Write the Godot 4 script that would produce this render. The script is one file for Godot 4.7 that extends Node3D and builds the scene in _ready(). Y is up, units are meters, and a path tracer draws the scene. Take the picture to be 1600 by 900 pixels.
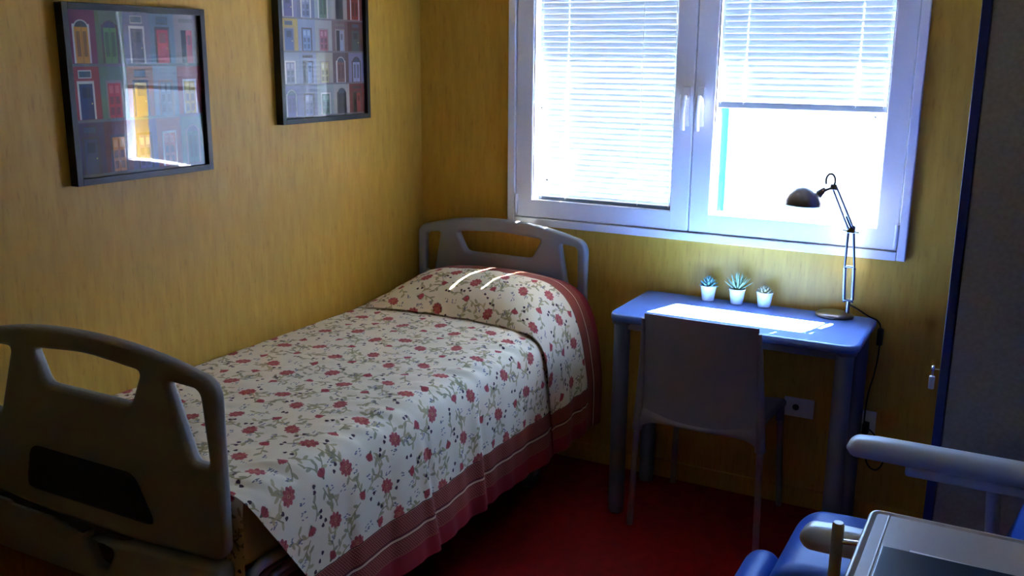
extends Node3D
# A bedroom with a care bed under a floral bedspread, a blue desk at a window and a care armchair.
# x runs along the window wall, y up, z from the window wall towards the viewer.

# ------------------------------------------------------------------ mesh builder
class MB:
	var v := PackedVector3Array()
	var n := PackedVector3Array()
	var t := PackedVector2Array()
	var f := PackedInt32Array()
	var xf := Transform3D()

	func vert(p: Vector3, nn: Vector3, uv := Vector2.ZERO) -> int:
		v.append(xf * p)
		n.append((xf.basis * nn).normalized())
		t.append(uv)
		return v.size() - 1

	func tri(a: int, b: int, c: int) -> void:
		var g := (v[b] - v[a]).cross(v[c] - v[a])
		if g.dot(n[a] + n[b] + n[c]) > 0.0:
			f.append_array([a, c, b])
		else:
			f.append_array([a, b, c])

	func quad(a: int, b: int, c: int, d: int) -> void:
		tri(a, b, c)
		tri(a, c, d)

	# a rounded box: r the radius of its edges, seg the steps over the rounding, mid the steps along a flat
	func rbox(lo: Vector3, hi: Vector3, r := 0.003, seg := 1, mid := 1, bend = null) -> void:
		r = minf(r, 0.4999 * minf(hi.x - lo.x, minf(hi.y - lo.y, hi.z - lo.z)))
		var ax := []
		for k in 3:
			var a := []
			for i in seg + 1:
				a.append(lo[k] + r * (1.0 - tan((1.0 - float(i) / seg) * PI / 4.0)))
			for i in range(1, mid):
				a.append(lerpf(lo[k] + r, hi[k] - r, float(i) / mid))
			for i in seg + 1:
				a.append(hi[k] - r * (1.0 - tan(float(i) / seg * PI / 4.0)))
			ax.append(a)
		for k in 3:
			var k1 := (k + 1) % 3
			var k2 := (k + 2) % 3
			for side in 2:
				var base := v.size()
				var a1: Array = ax[k1]
				var a2: Array = ax[k2]
				var tmp := []
				for i in a1.size():
					for j in a2.size():
						var q := Vector3.ZERO
						q[k] = hi[k] if side else lo[k]
						q[k1] = a1[i]
						q[k2] = a2[j]
						var inn := q.clamp(lo + Vector3.ONE * r, hi - Vector3.ONE * r)
						var d := (q - inn).normalized()
						var p := inn + d * r
						if bend != null:
							p = bend.call(p)
						vert(p, d, Vector2(q[k1], q[k2]))
				var m := a2.size()
				for i in a1.size() - 1:
					for j in m - 1:
						quad(base + i * m + j, base + (i + 1) * m + j, base + (i + 1) * m + j + 1, base + i * m + j + 1)
		if bend != null:
			smooth()

	# normals anew from the faces, welded by place
	func smooth() -> void:
		var acc := {}
		for i in range(0, f.size(), 3):
			var g := -(v[f[i + 1]] - v[f[i]]).cross(v[f[i + 2]] - v[f[i]])
			for k in 3:
				var key := Vector3i((v[f[i + k]] * 20000.0).round())
				acc[key] = acc.get(key, Vector3.ZERO) + g
		for i in v.size():
			var key := Vector3i((v[i] * 20000.0).round())
			var g: Vector3 = acc.get(key, n[i])
			if g.length() > 0.0:
				n[i] = g.normalized()

	func tube(path: Array, rad, seg := 10, caps := true) -> void:
		var prev := Vector3.UP
		var rings := []
		for i in path.size():
			var p: Vector3 = path[i]
			var d: Vector3 = (path[mini(i + 1, path.size() - 1)] - path[maxi(i - 1, 0)]).normalized()
			if i == 0:
				prev = Vector3.UP if absf(d.y) < 0.9 else Vector3.RIGHT
			var s := d.cross(prev).normalized()
			prev = s.cross(d).normalized()
			var r: float = rad[i] if rad is Array else rad
			var ring := []
			for k in seg:
				var a := TAU * k / seg
				var o := s * cos(a) + prev * sin(a)
				ring.append(vert(p + o * r, o, Vector2(float(k) / seg, i)))
			rings.append(ring)
			if caps and (i == 0 or i == path.size() - 1):
				var nn := -d if i == 0 else d
				var c := vert(p, nn)
				var cr := []
				for k in seg:
					var a := TAU * k / seg
					cr.append(vert(p + (s * cos(a) + prev * sin(a)) * r, nn))
				for k in seg:
					tri(c, cr[k], cr[(k + 1) % seg])
		for i in rings.size() - 1:
			for k in seg:
				quad(rings[i][k], rings[i][(k + 1) % seg], rings[i + 1][(k + 1) % seg], rings[i + 1][k])

	# profile: [radius, height] pairs turned about y at c
	func lathe(c: Vector3, prof: Array, seg := 24, squash := Vector2.ONE) -> void:
		var rings := []
		for i in prof.size():
			var a0 = prof[maxi(i - 1, 0)]
			var a1 = prof[mini(i + 1, prof.size() - 1)]
			var tr := Vector2(a1[0] - a0[0], a1[1] - a0[1])
			var nn := Vector2(tr.y, -tr.x).normalized()
			var ring := []
			for k in seg:
				var a := TAU * k / seg
				ring.append(vert(c + Vector3(cos(a) * prof[i][0] * squash.x, prof[i][1], sin(a) * prof[i][0] * squash.y), Vector3(cos(a) * nn.x, nn.y, sin(a) * nn.x), Vector2(float(k) / seg, float(i) / prof.size())))
			rings.append(ring)
		for i in rings.size() - 1:
			for k in seg:
				quad(rings[i][k], rings[i][(k + 1) % seg], rings[i + 1][(k + 1) % seg], rings[i + 1][k])

	# a sheet through pts[i][j]; uvs likewise
	func sheet(pts: Array, uvs: Array, flip := false) -> void:
		var ni := pts.size()
		var nj: int = pts[0].size()
		var base := v.size()
		for i in ni:
			for j in nj:
				var du: Vector3 = pts[mini(i + 1, ni - 1)][j] - pts[maxi(i - 1, 0)][j]
				var dv: Vector3 = pts[i][mini(j + 1, nj - 1)] - pts[i][maxi(j - 1, 0)]
				var nn := du.cross(dv).normalized()
				vert(pts[i][j], -nn if flip else nn, uvs[i][j])
		for i in ni - 1:
			for j in nj - 1:
				quad(base + i * nj + j, base + (i + 1) * nj + j, base + (i + 1) * nj + j + 1, base + i * nj + j + 1)

	# a flat polygon (convex or simple) facing nn
	func flat(pts: Array, nn: Vector3) -> void:
		var ids := []
		for p in pts:
			ids.append(vert(p, nn))
		for i in range(1, ids.size() - 1):
			tri(ids[0], ids[i], ids[i + 1])

	func arrays() -> Array:
		var a := []
		a.resize(Mesh.ARRAY_MAX)
		a[Mesh.ARRAY_VERTEX] = v
		a[Mesh.ARRAY_NORMAL] = n
		a[Mesh.ARRAY_TEX_UV] = t
		a[Mesh.ARRAY_INDEX] = f
		return a

	func mesh() -> ArrayMesh:
		var m := ArrayMesh.new()
		m.add_surface_from_arrays(Mesh.PRIMITIVE_TRIANGLES, arrays())
		return m

# ------------------------------------------------------------------ nodes
var used := {}

func numbered(called: String) -> String:
	used[called] = used.get(called, 0) + 1
	return called if used[called] == 1 else "%s_%03d" % [called, used[called] - 1]

func tag(o: Node3D, label: String, category: String, group := "") -> Node3D:
	o.set_meta("label", label)
	o.set_meta("category", category)
	if group:
		o.set_meta("group", group)
	return o

func thing(called: String, label: String, category: String, at: Vector3, group := "") -> Node3D:
	var o := Node3D.new()
	o.name = numbered(called)
	add_child(o)
	o.position = at
	return tag(o, label, category, group)

func struct(called: String, at := Vector3.ZERO) -> Node3D:
	var o := Node3D.new()
	o.name = called
	add_child(o)
	o.position = at
	o.set_meta("kind", "structure")
	return o

# commits a builder whose points are in world places; the node sits under parent
func put(called: String, mb: MB, m: Material, parent: Node3D = null) -> MeshInstance3D:
	return putm(called, mb.mesh(), m, parent)

func putm(called: String, mesh: Mesh, m: Material, parent: Node3D = null) -> MeshInstance3D:
	var o := MeshInstance3D.new()
	o.mesh = mesh
	o.material_override = m
	if parent == null:
		o.name = numbered(called)
		add_child(o)
	else:
		o.name = called
		parent.add_child(o, true)
		o.position = -world_of(parent)
	return o

func world_of(o: Node3D) -> Vector3:
	var p := Vector3.ZERO
	var k: Node = o
	while k != self:
		p += (k as Node3D).position
		k = k.get_parent()
	return p

# ------------------------------------------------------------------ materials
func mat(c: Color, rough := 0.6, metal := 0.0) -> StandardMaterial3D:
	var m := StandardMaterial3D.new()
	m.albedo_color = c
	m.roughness = rough
	m.metallic = metal
	return m

func noise_tex(sd: int, freq: float, ramp: Array, size := 512, oct := 4, stretch := false) -> NoiseTexture2D:
	var fn := FastNoiseLite.new()
	fn.seed = sd
	fn.frequency = freq
	fn.noise_type = FastNoiseLite.TYPE_SIMPLEX_SMOOTH
	fn.fractal_octaves = oct
	var t := NoiseTexture2D.new()
	t.width = size
	t.height = size
	t.seamless = true
	t.noise = fn
	var g := Gradient.new()
	var offs := PackedFloat32Array()
	var cols := PackedColorArray()
	for a in ramp:
		offs.append(a[0])
		cols.append(a[1])
	g.offsets = offs
	g.colors = cols
	t.color_ramp = g
	return t

func tri_mat(tex: Texture2D, scale: Vector3, rough: float) -> StandardMaterial3D:
	var m := mat(Color.WHITE, rough)
	m.albedo_texture = tex
	m.uv1_triplanar = true
	m.uv1_world_triplanar = true
	m.uv1_triplanar_sharpness = 8.0
	m.uv1_scale = scale
	return m

# ------------------------------------------------------------------ painting of flat prints
class Paint:
	var w: int
	var h: int
	var im: Image
	func _init(a: int, b: int, c: Color) -> void:
		w = a
		h = b
		im = Image.create_empty(a, b, false, Image.FORMAT_RGB8)
		im.fill(c)
	func rect(x: float, y: float, a: float, b: float, c: Color) -> void:
		im.fill_rect(Rect2i(int(x), int(y), maxi(1, int(a)), maxi(1, int(b))), c)
	# an ellipse of half axes a, b turned by ang, wrapping round the edges
	func oval(x: float, y: float, a: float, b: float, ang: float, c: Color, al := 1.0) -> void:
		var r := int(ceil(maxf(a, b))) + 1
		var ca := cos(ang)
		var sa := sin(ang)
		for j in range(-r, r + 1):
			for i in range(-r, r + 1):
				var p := (i * ca + j * sa) / a
				var q := (-i * sa + j * ca) / b
				var d := p * p + q * q
				if d < 1.0:
					var px := posmod(int(x) + i, w)
					var py := posmod(int(y) + j, h)
					var k := al * clampf((1.0 - d) * 5.0, 0.0, 1.0)
					im.set_pixel(px, py, im.get_pixel(px, py).lerp(c, k))
	func stroke(pts: Array, wd: float, c: Color, al := 1.0) -> void:
		for i in pts.size() - 1:
			var a: Vector2 = pts[i]
			var b: Vector2 = pts[i + 1]
			var m := maxi(1, int(a.distance_to(b) / maxf(1.0, wd * 0.7)))
			for k in m:
				var p := a.lerp(b, float(k) / m)
				oval(p.x, p.y, wd, wd, 0.0, c, al)
	func tex() -> ImageTexture:
		return ImageTexture.create_from_image(im)

func floral() -> ImageTexture:
	var p := Paint.new(1024, 1024, Color(0.90, 0.84, 0.71))
	var rng := RandomNumberGenerator.new()
	rng.seed = 7
	var khaki := [Color(0.62, 0.56, 0.36), Color(0.56, 0.53, 0.37), Color(0.70, 0.62, 0.42)]
	var reds := [Color(0.63, 0.17, 0.17), Color(0.70, 0.22, 0.22), Color(0.58, 0.13, 0.16)]
	var cell := 1024.0 / 6.0
	# stems and leaves below the blooms
	for gy in 6:
		for gx in 6:
			var c := Vector2((gx + 0.5 + 0.5 * (gy % 2)) * cell, (gy + 0.5) * cell)
			for s in 3:
				var a := rng.randf() * TAU
				var q := c + Vector2.from_angle(a) * rng.randf_range(20, 40)
				var pts := [q]
				var turn := rng.randf_range(-0.25, 0.25)
				for k in 9:
					a += turn
					q += Vector2.from_angle(a) * 10.0
					pts.append(q)
					if k % 3 == 1:
						var sd := 1.0 if k % 2 == 0 else -1.0
						var b := a + sd * 0.9
						var e := q + Vector2.from_angle(b) * 15.0
						p.oval(e.x, e.y, 20.0, 8.0, b, khaki[rng.randi() % 3], 0.8)
				p.stroke(pts, 3.2, khaki[rng.randi() % 3], 0.85)
	for gy in 6:
		for gx in 6:
			var c := Vector2((gx + 0.5 + 0.5 * (gy % 2)) * cell + rng.randf_range(-22, 22), (gy + 0.5) * cell + rng.randf_range(-22, 22))
			var a0 := rng.randf() * TAU
			if (gx + gy) % 2 == 0:
				# an open bloom seen from the side: two rows of pointed petals
				for ring in 2:
					for k in 9 - ring * 2:
						var b := a0 + TAU * k / (9.0 - ring * 2) + ring * 0.3
						var d := Vector2.from_angle(b) * (26.0 - ring * 11.0)
						d -= Vector2.from_angle(a0) * d.dot(Vector2.from_angle(a0)) * 0.32
						p.oval(c.x + d.x, c.y + d.y, 18.0 - ring * 3.0, 11.5 - ring * 3.5, b, reds[(k + ring) % 3].lerp(Color(0.84, 0.50, 0.42), 0.30 if k % 2 else 0.05) if ring == 0 else Color(0.80, 0.44, 0.32).lerp(reds[k % 3], 0.30 + 0.3 * (k % 2)), 0.88)
						p.stroke([c + d * 0.4, c + d * 1.35], 1.2, Color(0.45, 0.10, 0.13), 0.5)
				p.oval(c.x, c.y, 9.0, 7.0, a0, Color(0.82, 0.55, 0.36), 0.9)
				p.oval(c.x, c.y, 4.0, 4.0, a0, Color(0.45, 0.12, 0.12), 0.9)
			else:
				# a closed bud of overlapping petals
				for k in 5:
					var b := a0 + (k - 2) * 0.42
					var d := Vector2.from_angle(b) * 11.0
					p.oval(c.x + d.x, c.y + d.y, 22.0, 10.0, b, reds[k % 3].lerp(Color(0.85, 0.45, 0.38), 0.28 if k % 2 else 0.0), 0.9)
				p.oval(c.x - cos(a0) * 10.0, c.y - sin(a0) * 10.0, 8.0, 6.0, a0, Color(0.40, 0.34, 0.22), 0.9)
			# a pair of small dark heart shaped buds
			for k in 2:
				var e := c + Vector2.from_angle(a0 + 1.7 + k * 0.35) * (70.0 + 8.0 * k)
				var g := rng.randf() * TAU
				p.oval(e.x + cos(g + 0.5) * 4.0, e.y + sin(g + 0.5) * 4.0, 10.0, 6.0, g + 0.4, Color(0.28, 0.10, 0.14), 0.95)
				p.oval(e.x + cos(g - 0.5) * 4.0, e.y + sin(g - 0.5) * 4.0, 10.0, 6.0, g - 0.4, Color(0.24, 0.12, 0.17), 0.95)
			# sprigs of little slate dashes
			for s in 2:
				var e := c + Vector2.from_angle(a0 + 3.4 + s * 1.6) * rng.randf_range(62, 84)
				for k in 6:
					var o := Vector2(rng.randf_range(-20, 20), rng.randf_range(-16, 16))
					p.oval(e.x + o.x, e.y + o.y, 7.5, 2.8, rng.randf_range(-0.5, 0.5), Color(0.38, 0.37, 0.44), 0.85)
	return p.tex()

func border_print() -> ImageTexture:
	# u along the hem, v from the field (0) to the hem (1): two bands of small block print, a cream line, a plain red hem
	var p := Paint.new(512, 512, Color(0.44, 0.10, 0.08))
	for j in 22:
		var y := 14.0 + j * 15.5
		if (y > 168 and y < 212) or y > 335:
			continue
		for i in 32:
			var x := i * 16.0 + (8.0 if j % 2 else 0.0)
			p.oval(x, y, 6.4, 4.2, 0.7 if j % 2 else -0.7, Color(0.78, 0.44, 0.28), 0.95)
			p.oval(x + 5.0, y + 5.0, 2.2, 2.2, 0.0, Color(0.25, 0.06, 0.06), 0.9)
	p.rect(0, 0, 512, 9, Color(0.36, 0.08, 0.08))
	p.rect(0, 10, 512, 3, Color(0.72, 0.50, 0.34))
	p.rect(0, 170, 512, 8, Color(0.36, 0.08, 0.08))
	p.rect(0, 182, 512, 20, Color(0.86, 0.72, 0.58))
	p.rect(0, 206, 512, 6, Color(0.36, 0.08, 0.08))
	p.rect(0, 334, 512, 8, Color(0.66, 0.36, 0.24))
	p.rect(0, 342, 512, 170, Color(0.56, 0.06, 0.09))
	return p.tex()

func door_cell(p: Paint, x: float, y: float, w: float, h: float, wall: Color, door: Color, frame: Color, kind: int) -> void:
	p.rect(x, y, w, h, wall)
	var dw := w * 0.46
	var dx := x + (w - dw) * 0.5
	var dy := y + h * 0.30
	var dh := h * 0.64
	p.rect(dx - w * 0.07, dy - h * 0.05, dw + w * 0.14, dh + h * 0.05, frame)
	p.rect(dx, dy, dw, dh, door)
	var dark := door.darkened(0.35)
	if kind == 0:        # two leaves with square panels
		p.rect(dx + dw * 0.48, dy, 2, dh, dark)
		for k in 3:
			for s in 2:
				p.rect(dx + dw * (0.10 + 0.48 * s), dy + dh * (0.07 + 0.31 * k), dw * 0.30, dh * 0.22, door.lightened(0.25) if k == 0 else dark)
	elif kind == 1:      # a window above a plain door
		p.rect(dx, y + h * 0.06, dw, h * 0.15, frame)
		p.rect(dx + 3, y + h * 0.08, dw - 6, h * 0.11, Color(0.25, 0.30, 0.36))
		p.rect(dx + dw * 0.2, dy + dh * 0.1, dw * 0.6, dh * 0.3, dark)
		p.oval(dx + dw * 0.85, dy + dh * 0.55, 2.5, 2.5, 0.0, Color(0.9, 0.8, 0.5))
	elif kind == 2:      # an arch with a fanlight
		p.oval(dx + dw * 0.5, dy, dw * 0.57, dw * 0.5, 0.0, frame)
		p.oval(dx + dw * 0.5, dy, dw * 0.48, dw * 0.42, 0.0, Color(0.20, 0.25, 0.32))
		p.rect(dx, dy, dw, dh, door)
		p.rect(dx + dw * 0.49, dy - dw * 0.3, 2, dh + dw * 0.3, dark)
		p.rect(dx + dw * 0.12, dy + dh * 0.12, dw * 0.28, dh * 0.7, dark)
		p.rect(dx + dw * 0.6, dy + dh * 0.12, dw * 0.28, dh * 0.7, dark)
	else:                # an open leaf with a dark hall
		p.rect(dx, dy, dw * 0.45, dh, Color(0.10, 0.07, 0.07))
		p.rect(dx + dw * 0.6, dy + dh * 0.15, dw * 0.28, dh * 0.3, dark)
		p.rect(x + w * 0.2, y + h * 0.08, w * 0.6, h * 0.08, frame.darkened(0.2))
	p.rect(x, y + h * 0.94, w, h * 0.06, Color(0.42, 0.40, 0.40))

func doors_print(sd: int, rows: int, walls: Array, doors: Array) -> ImageTexture:
	var p := Paint.new(512, 512, Color(0.4, 0.4, 0.4))
	var rng := RandomNumberGenerator.new()
	rng.seed = sd
	var x := 0.0
	for i in 5:
		for j in rows:
			var k := i + j * 5
			door_cell(p, i * 102.4, j * 512.0 / rows, 103.0, 512.0 / rows + 1.0, walls[k % walls.size()], doors[k % doors.size()], [Color(0.80, 0.78, 0.74), Color(0.55, 0.50, 0.46), Color(0.28, 0.22, 0.20)][rng.randi() % 3], rng.randi() % 4)
	return p.tex()

# ------------------------------------------------------------------ plates cut from a sheet (surface nets over a distance field)
func round_poly(pts: Array, rad: Array, steps := 5) -> PackedVector2Array:
	var out := PackedVector2Array()
	for i in pts.size():
		var p: Vector2 = pts[i]
		var a: Vector2 = pts[posmod(i - 1, pts.size())]
		var b: Vector2 = pts[(i + 1) % pts.size()]
		var r: float = rad[i] if i < rad.size() else rad[0]
		if r <= 0.0:
			out.append(p)
			continue
		var pa := p + (a - p).normalized() * r
		var pb := p + (b - p).normalized() * r
		for k in steps + 1:
			var t := float(k) / steps
			out.append(pa.lerp(p, t).lerp(p.lerp(pb, t), t))
	return out

func plate(mb: MB, outer: PackedVector2Array, holes: Array, z0: float, z1: float, rnd: float, cell: float) -> void:
	var lo := outer[0]
	var hi := outer[0]
	for p in outer:
		lo = lo.min(p)
		hi = hi.max(p)
	lo -= Vector2.ONE * cell * 2.0
	hi += Vector2.ONE * cell * 2.0
	var nx := int((hi.x - lo.x) / cell) + 1
	var ny := int((hi.y - lo.y) / cell) + 1
	var cz := (z1 - z0) / 8.0
	var nz := 12
	var polys := [outer] + holes
	var d2 := PackedFloat32Array()
	d2.resize(nx * ny)
	for j in ny:
		for i in nx:
			var q := lo + Vector2(i, j) * cell
			var best := 9.0
			for poly in polys:
				var m: int = poly.size()
				for k in m:
					var a: Vector2 = poly[k]
					var e: Vector2 = poly[(k + 1) % m] - a
					var g := q - a
					g -= e * clampf(g.dot(e) / e.length_squared(), 0.0, 1.0)
					best = minf(best, g.length_squared())
			var inside := Geometry2D.is_point_in_polygon(q, outer)
			for h in holes:
				if inside and Geometry2D.is_point_in_polygon(q, h):
					inside = false
			d2[j * nx + i] = sqrt(best) * (-1.0 if inside else 1.0)
	var half := (z1 - z0) * 0.5
	var mid := (z0 + z1) * 0.5
	var fld := PackedFloat32Array()
	fld.resize(nx * ny * nz)
	for k in nz:
		var dz := absf((k - (nz - 1) * 0.5) * cz) - half + rnd
		for i in nx * ny:
			var dx := d2[i] + rnd
			fld[k * nx * ny + i] = Vector2(maxf(dx, 0.0), maxf(dz, 0.0)).length() + minf(maxf(dx, dz), 0.0) - rnd
	var at := {}
	var o := [0, 1, nx, nx + 1, nx * ny, nx * ny + 1, nx * ny + nx, nx * ny + nx + 1]
	for k in nz - 1:
		for j in ny - 1:
			for i in nx - 1:
				var c := k * nx * ny + j * nx + i
				var f0 := fld[c]
				if absf(f0) > 2.0 * cell:
					continue
				var s := 0
				for q in 8:
					if fld[c + o[q]] < 0.0:
						s += 1
				if s == 0 or s == 8:
					continue
				var sum := Vector3.ZERO
				var cnt := 0
				for e in [[0, 1], [2, 3], [4, 5], [6, 7], [0, 2], [1, 3], [4, 6], [5, 7], [0, 4], [1, 5], [2, 6], [3, 7]]:
					var fa := fld[c + o[e[0]]]
					var fb := fld[c + o[e[1]]]
					if (fa < 0.0) != (fb < 0.0):
						var t := fa / (fa - fb)
						var pa := Vector3(e[0] & 1, (e[0] >> 1) & 1, e[0] >> 2)
						var pb := Vector3(e[1] & 1, (e[1] >> 1) & 1, e[1] >> 2)
						sum += pa.lerp(pb, t)
						cnt += 1
				sum /= cnt
				var gr := Vector3.ZERO
				for q in 4:
					gr.x += fld[c + o[q * 2 + 1]] - fld[c + o[q * 2]]
					gr.y += fld[c + o[[0, 1, 4, 5][q] + 2]] - fld[c + o[[0, 1, 4, 5][q]]]
					gr.z += fld[c + o[q + 4]] - fld[c + o[q]]
				gr = Vector3(gr.x / cell, gr.y / cell, gr.z / cz)
				at[c] = mb.vert(Vector3(lo.x + (i + sum.x) * cell, lo.y + (j + sum.y) * cell, mid + (k + sum.z - (nz - 1) * 0.5) * cz), gr.normalized())
	for c in at:
		for ax in 3:
			var st: int = [1, nx, nx * ny][ax]
			var s1: int = [nx, nx * ny, 1][ax]
			var s2: int = [nx * ny, 1, nx][ax]
			if (fld[c] < 0.0) != (fld[c + st] < 0.0):
				var a: int = c - s1 - s2
				if at.has(a) and at.has(c - s1) and at.has(c - s2):
					mb.quad(at[a], at[c - s1], at[c], at[c - s2])

func ends_shape(cx: float, hw: float, top: float, side: float, bottom: float, drop: float) -> PackedVector2Array:
	# the outline of a bed end: an arched top rail, round shoulders, a lower edge that bellies down
	var pts := PackedVector2Array()
	for i in 21:
		var t := -1.0 + i * 0.1
		pts.append(Vector2(cx + t * (hw - 0.055), lerpf(top, side, pow(absf(t), 2.2))))
	for i in range(1, 7):
		var a := PI * 0.5 * i / 6.0
		pts.append(Vector2(cx + hw - 0.055 + 0.055 * sin(a), side - 0.055 + 0.055 * cos(a)))
	for i in 7:
		var a := PI * 0.5 * i / 6.0
		pts.append(Vector2(cx + hw - 0.045 + 0.045 * cos(a), bottom + 0.045 - 0.045 * sin(a)))
	for i in range(1, 10):
		var t := 1.0 - i * 0.2
		pts.append(Vector2(cx + t * (hw - 0.05), bottom - drop * (1.0 - t * t)))
	for i in 7:
		var a := PI * 0.5 * i / 6.0
		pts.append(Vector2(cx - hw + 0.045 - 0.045 * sin(a), bottom + 0.045 - 0.045 * cos(a)))
	for i in range(0, 6):
		var a := PI * 0.5 * i / 6.0
		pts.append(Vector2(cx - hw + 0.055 - 0.055 * cos(a), side - 0.055 + 0.055 * sin(a)))
	return pts

# ------------------------------------------------------------------ shared materials
var M := {}

func make_materials() -> void:
	var wood := noise_tex(11, 0.02, [[0.0, Color(0.755, 0.58, 0.18)], [0.4, Color(0.78, 0.605, 0.195)], [0.65, Color(0.795, 0.62, 0.21)], [1.0, Color(0.82, 0.645, 0.235)]], 512, 5)
	M.wall = tri_mat(wood, Vector3(2.6, 0.4, 2.6), 0.5)
	var fine := noise_tex(12, 0.05, [[0.0, Color(0.86, 0.82, 0.75, 1.0)], [0.30, Color(0.98, 0.97, 0.95, 1.0)], [1.0, Color(1.0, 1.0, 1.0, 1.0)]], 512, 3)
	M.wall.detail_enabled = true
	M.wall.detail_blend_mode = BaseMaterial3D.BLEND_MODE_MUL
	M.wall.detail_albedo = fine
	M.wall.detail_uv_layer = BaseMaterial3D.DETAIL_UV_1
	M.floor = tri_mat(noise_tex(13, 0.02, [[0.0, Color(0.46, 0.02, 0.02)], [0.5, Color(0.51, 0.03, 0.03)], [1.0, Color(0.55, 0.05, 0.04)]], 512, 5), Vector3(1.5, 1.5, 1.5), 0.6)
	M.floor.metallic_specular = 0.25
	M.ceiling = mat(Color(0.74, 0.73, 0.70), 0.9)
	M.frame = mat(Color(0.93, 0.93, 0.94), 0.35)
	M.gasket = mat(Color(0.05, 0.05, 0.06), 0.6)
	M.glass = mat(Color(1, 1, 1, 0.003), 0.0)
	M.glass.transparency = BaseMaterial3D.TRANSPARENCY_ALPHA
	M.slat = mat(Color(0.84, 0.90, 0.94), 0.5)
	M.slat.backlight_enabled = true
	M.slat.backlight = Color(0.225, 0.240, 0.250)
	M.rail = mat(Color(0.46, 0.52, 0.60), 0.4)
	M.cordwhite = mat(Color(0.95, 0.95, 0.95), 0.8)
	M.cordwhite.backlight_enabled = true
	M.cordwhite.backlight = Color(0.9, 0.9, 0.9)
	M.black = mat(Color(0.025, 0.025, 0.028), 0.4)
	M.bedplastic = mat(Color(0.56, 0.57, 0.57), 0.42)
	M.bedblue = mat(Color(0.05, 0.13, 0.26), 0.5)
	M.steel = mat(Color(0.60, 0.62, 0.65), 0.35, 0.6)
	M.chrome = mat(Color(0.86, 0.87, 0.88), 0.12, 1.0)
	M.gunmetal = mat(Color(0.52, 0.49, 0.47), 0.30, 1.0)
	M.steelrod = mat(Color(0.42, 0.43, 0.45), 0.25, 1.0)
	M.rubber = mat(Color(0.06, 0.06, 0.06), 0.8)
	M.mattress = mat(Color(0.76, 0.70, 0.58), 0.9)
	M.cloth = mat(Color.WHITE, 0.75)
	M.cloth.albedo_texture = floral()
	M.border = mat(Color.WHITE, 0.75)
	M.border.albedo_texture = border_print()
	var weave := noise_tex(21, 0.25, [[0.0, Color.BLACK], [1.0, Color.WHITE]], 256, 2)
	M.desk = mat(Color(0.33, 0.47, 0.73), 0.38)
	M.deskleg = mat(Color(0.42, 0.44, 0.48), 0.4, 0.3)
	M.chair = mat(Color(0.50, 0.48, 0.50), 0.5)
	M.alu = mat(Color(0.62, 0.62, 0.64), 0.35, 0.8)
	M.pot = mat(Color(0.92, 0.93, 0.93), 0.35)
	M.soil = mat(Color(0.10, 0.07, 0.05), 0.95)
	M.leaf1 = mat(Color(0.50, 0.70, 0.62), 0.5)
	M.leaf2 = mat(Color(0.62, 0.72, 0.52), 0.5)
	M.leaf3 = mat(Color(0.80, 0.78, 0.58), 0.5)
	M.plug = mat(Color(0.85, 0.85, 0.85), 0.4)
	M.wardrobe = tri_mat(noise_tex(31, 0.1, [[0.0, Color(0.50, 0.49, 0.48)], [1.0, Color(0.58, 0.57, 0.56)]], 256, 4), Vector3(2, 2, 2), 0.6)
	M.wardblue = mat(Color(0.10, 0.16, 0.42), 0.45)
	M.vinyl = mat(Color(0.08, 0.27, 0.60), 0.45)
	M.vinyl.metallic_specular = 0.35
	M.arm = mat(Color(0.66, 0.68, 0.68), 0.35)
	M.tray = mat(Color(0.58, 0.55, 0.53), 0.35)
	M.folder = mat(Color(0.10, 0.16, 0.24), 0.25)
	M.paper = mat(Color(0.90, 0.90, 0.90), 0.7)
	M.teal = mat(Color(0.08, 0.23, 0.27), 0.8)
	M.teal.metallic_specular = 0.1
	M.ground = tri_mat(noise_tex(41, 0.02, [[0.0, Color(0.36, 0.36, 0.35)], [1.0, Color(0.43, 0.42, 0.41)]], 256, 4), Vector3(0.2, 0.2, 0.2), 0.9)
	M.plaster = mat(Color(0.62, 0.60, 0.57), 0.9)
	M.farglass = mat(Color(0.30, 0.36, 0.38), 0.5)

# ------------------------------------------------------------------ the scene
const WX0 := 0.439
const WX1 := 2.015
const WY0 := 0.997
const WY1 := 2.14
const DESK := 0.784

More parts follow.
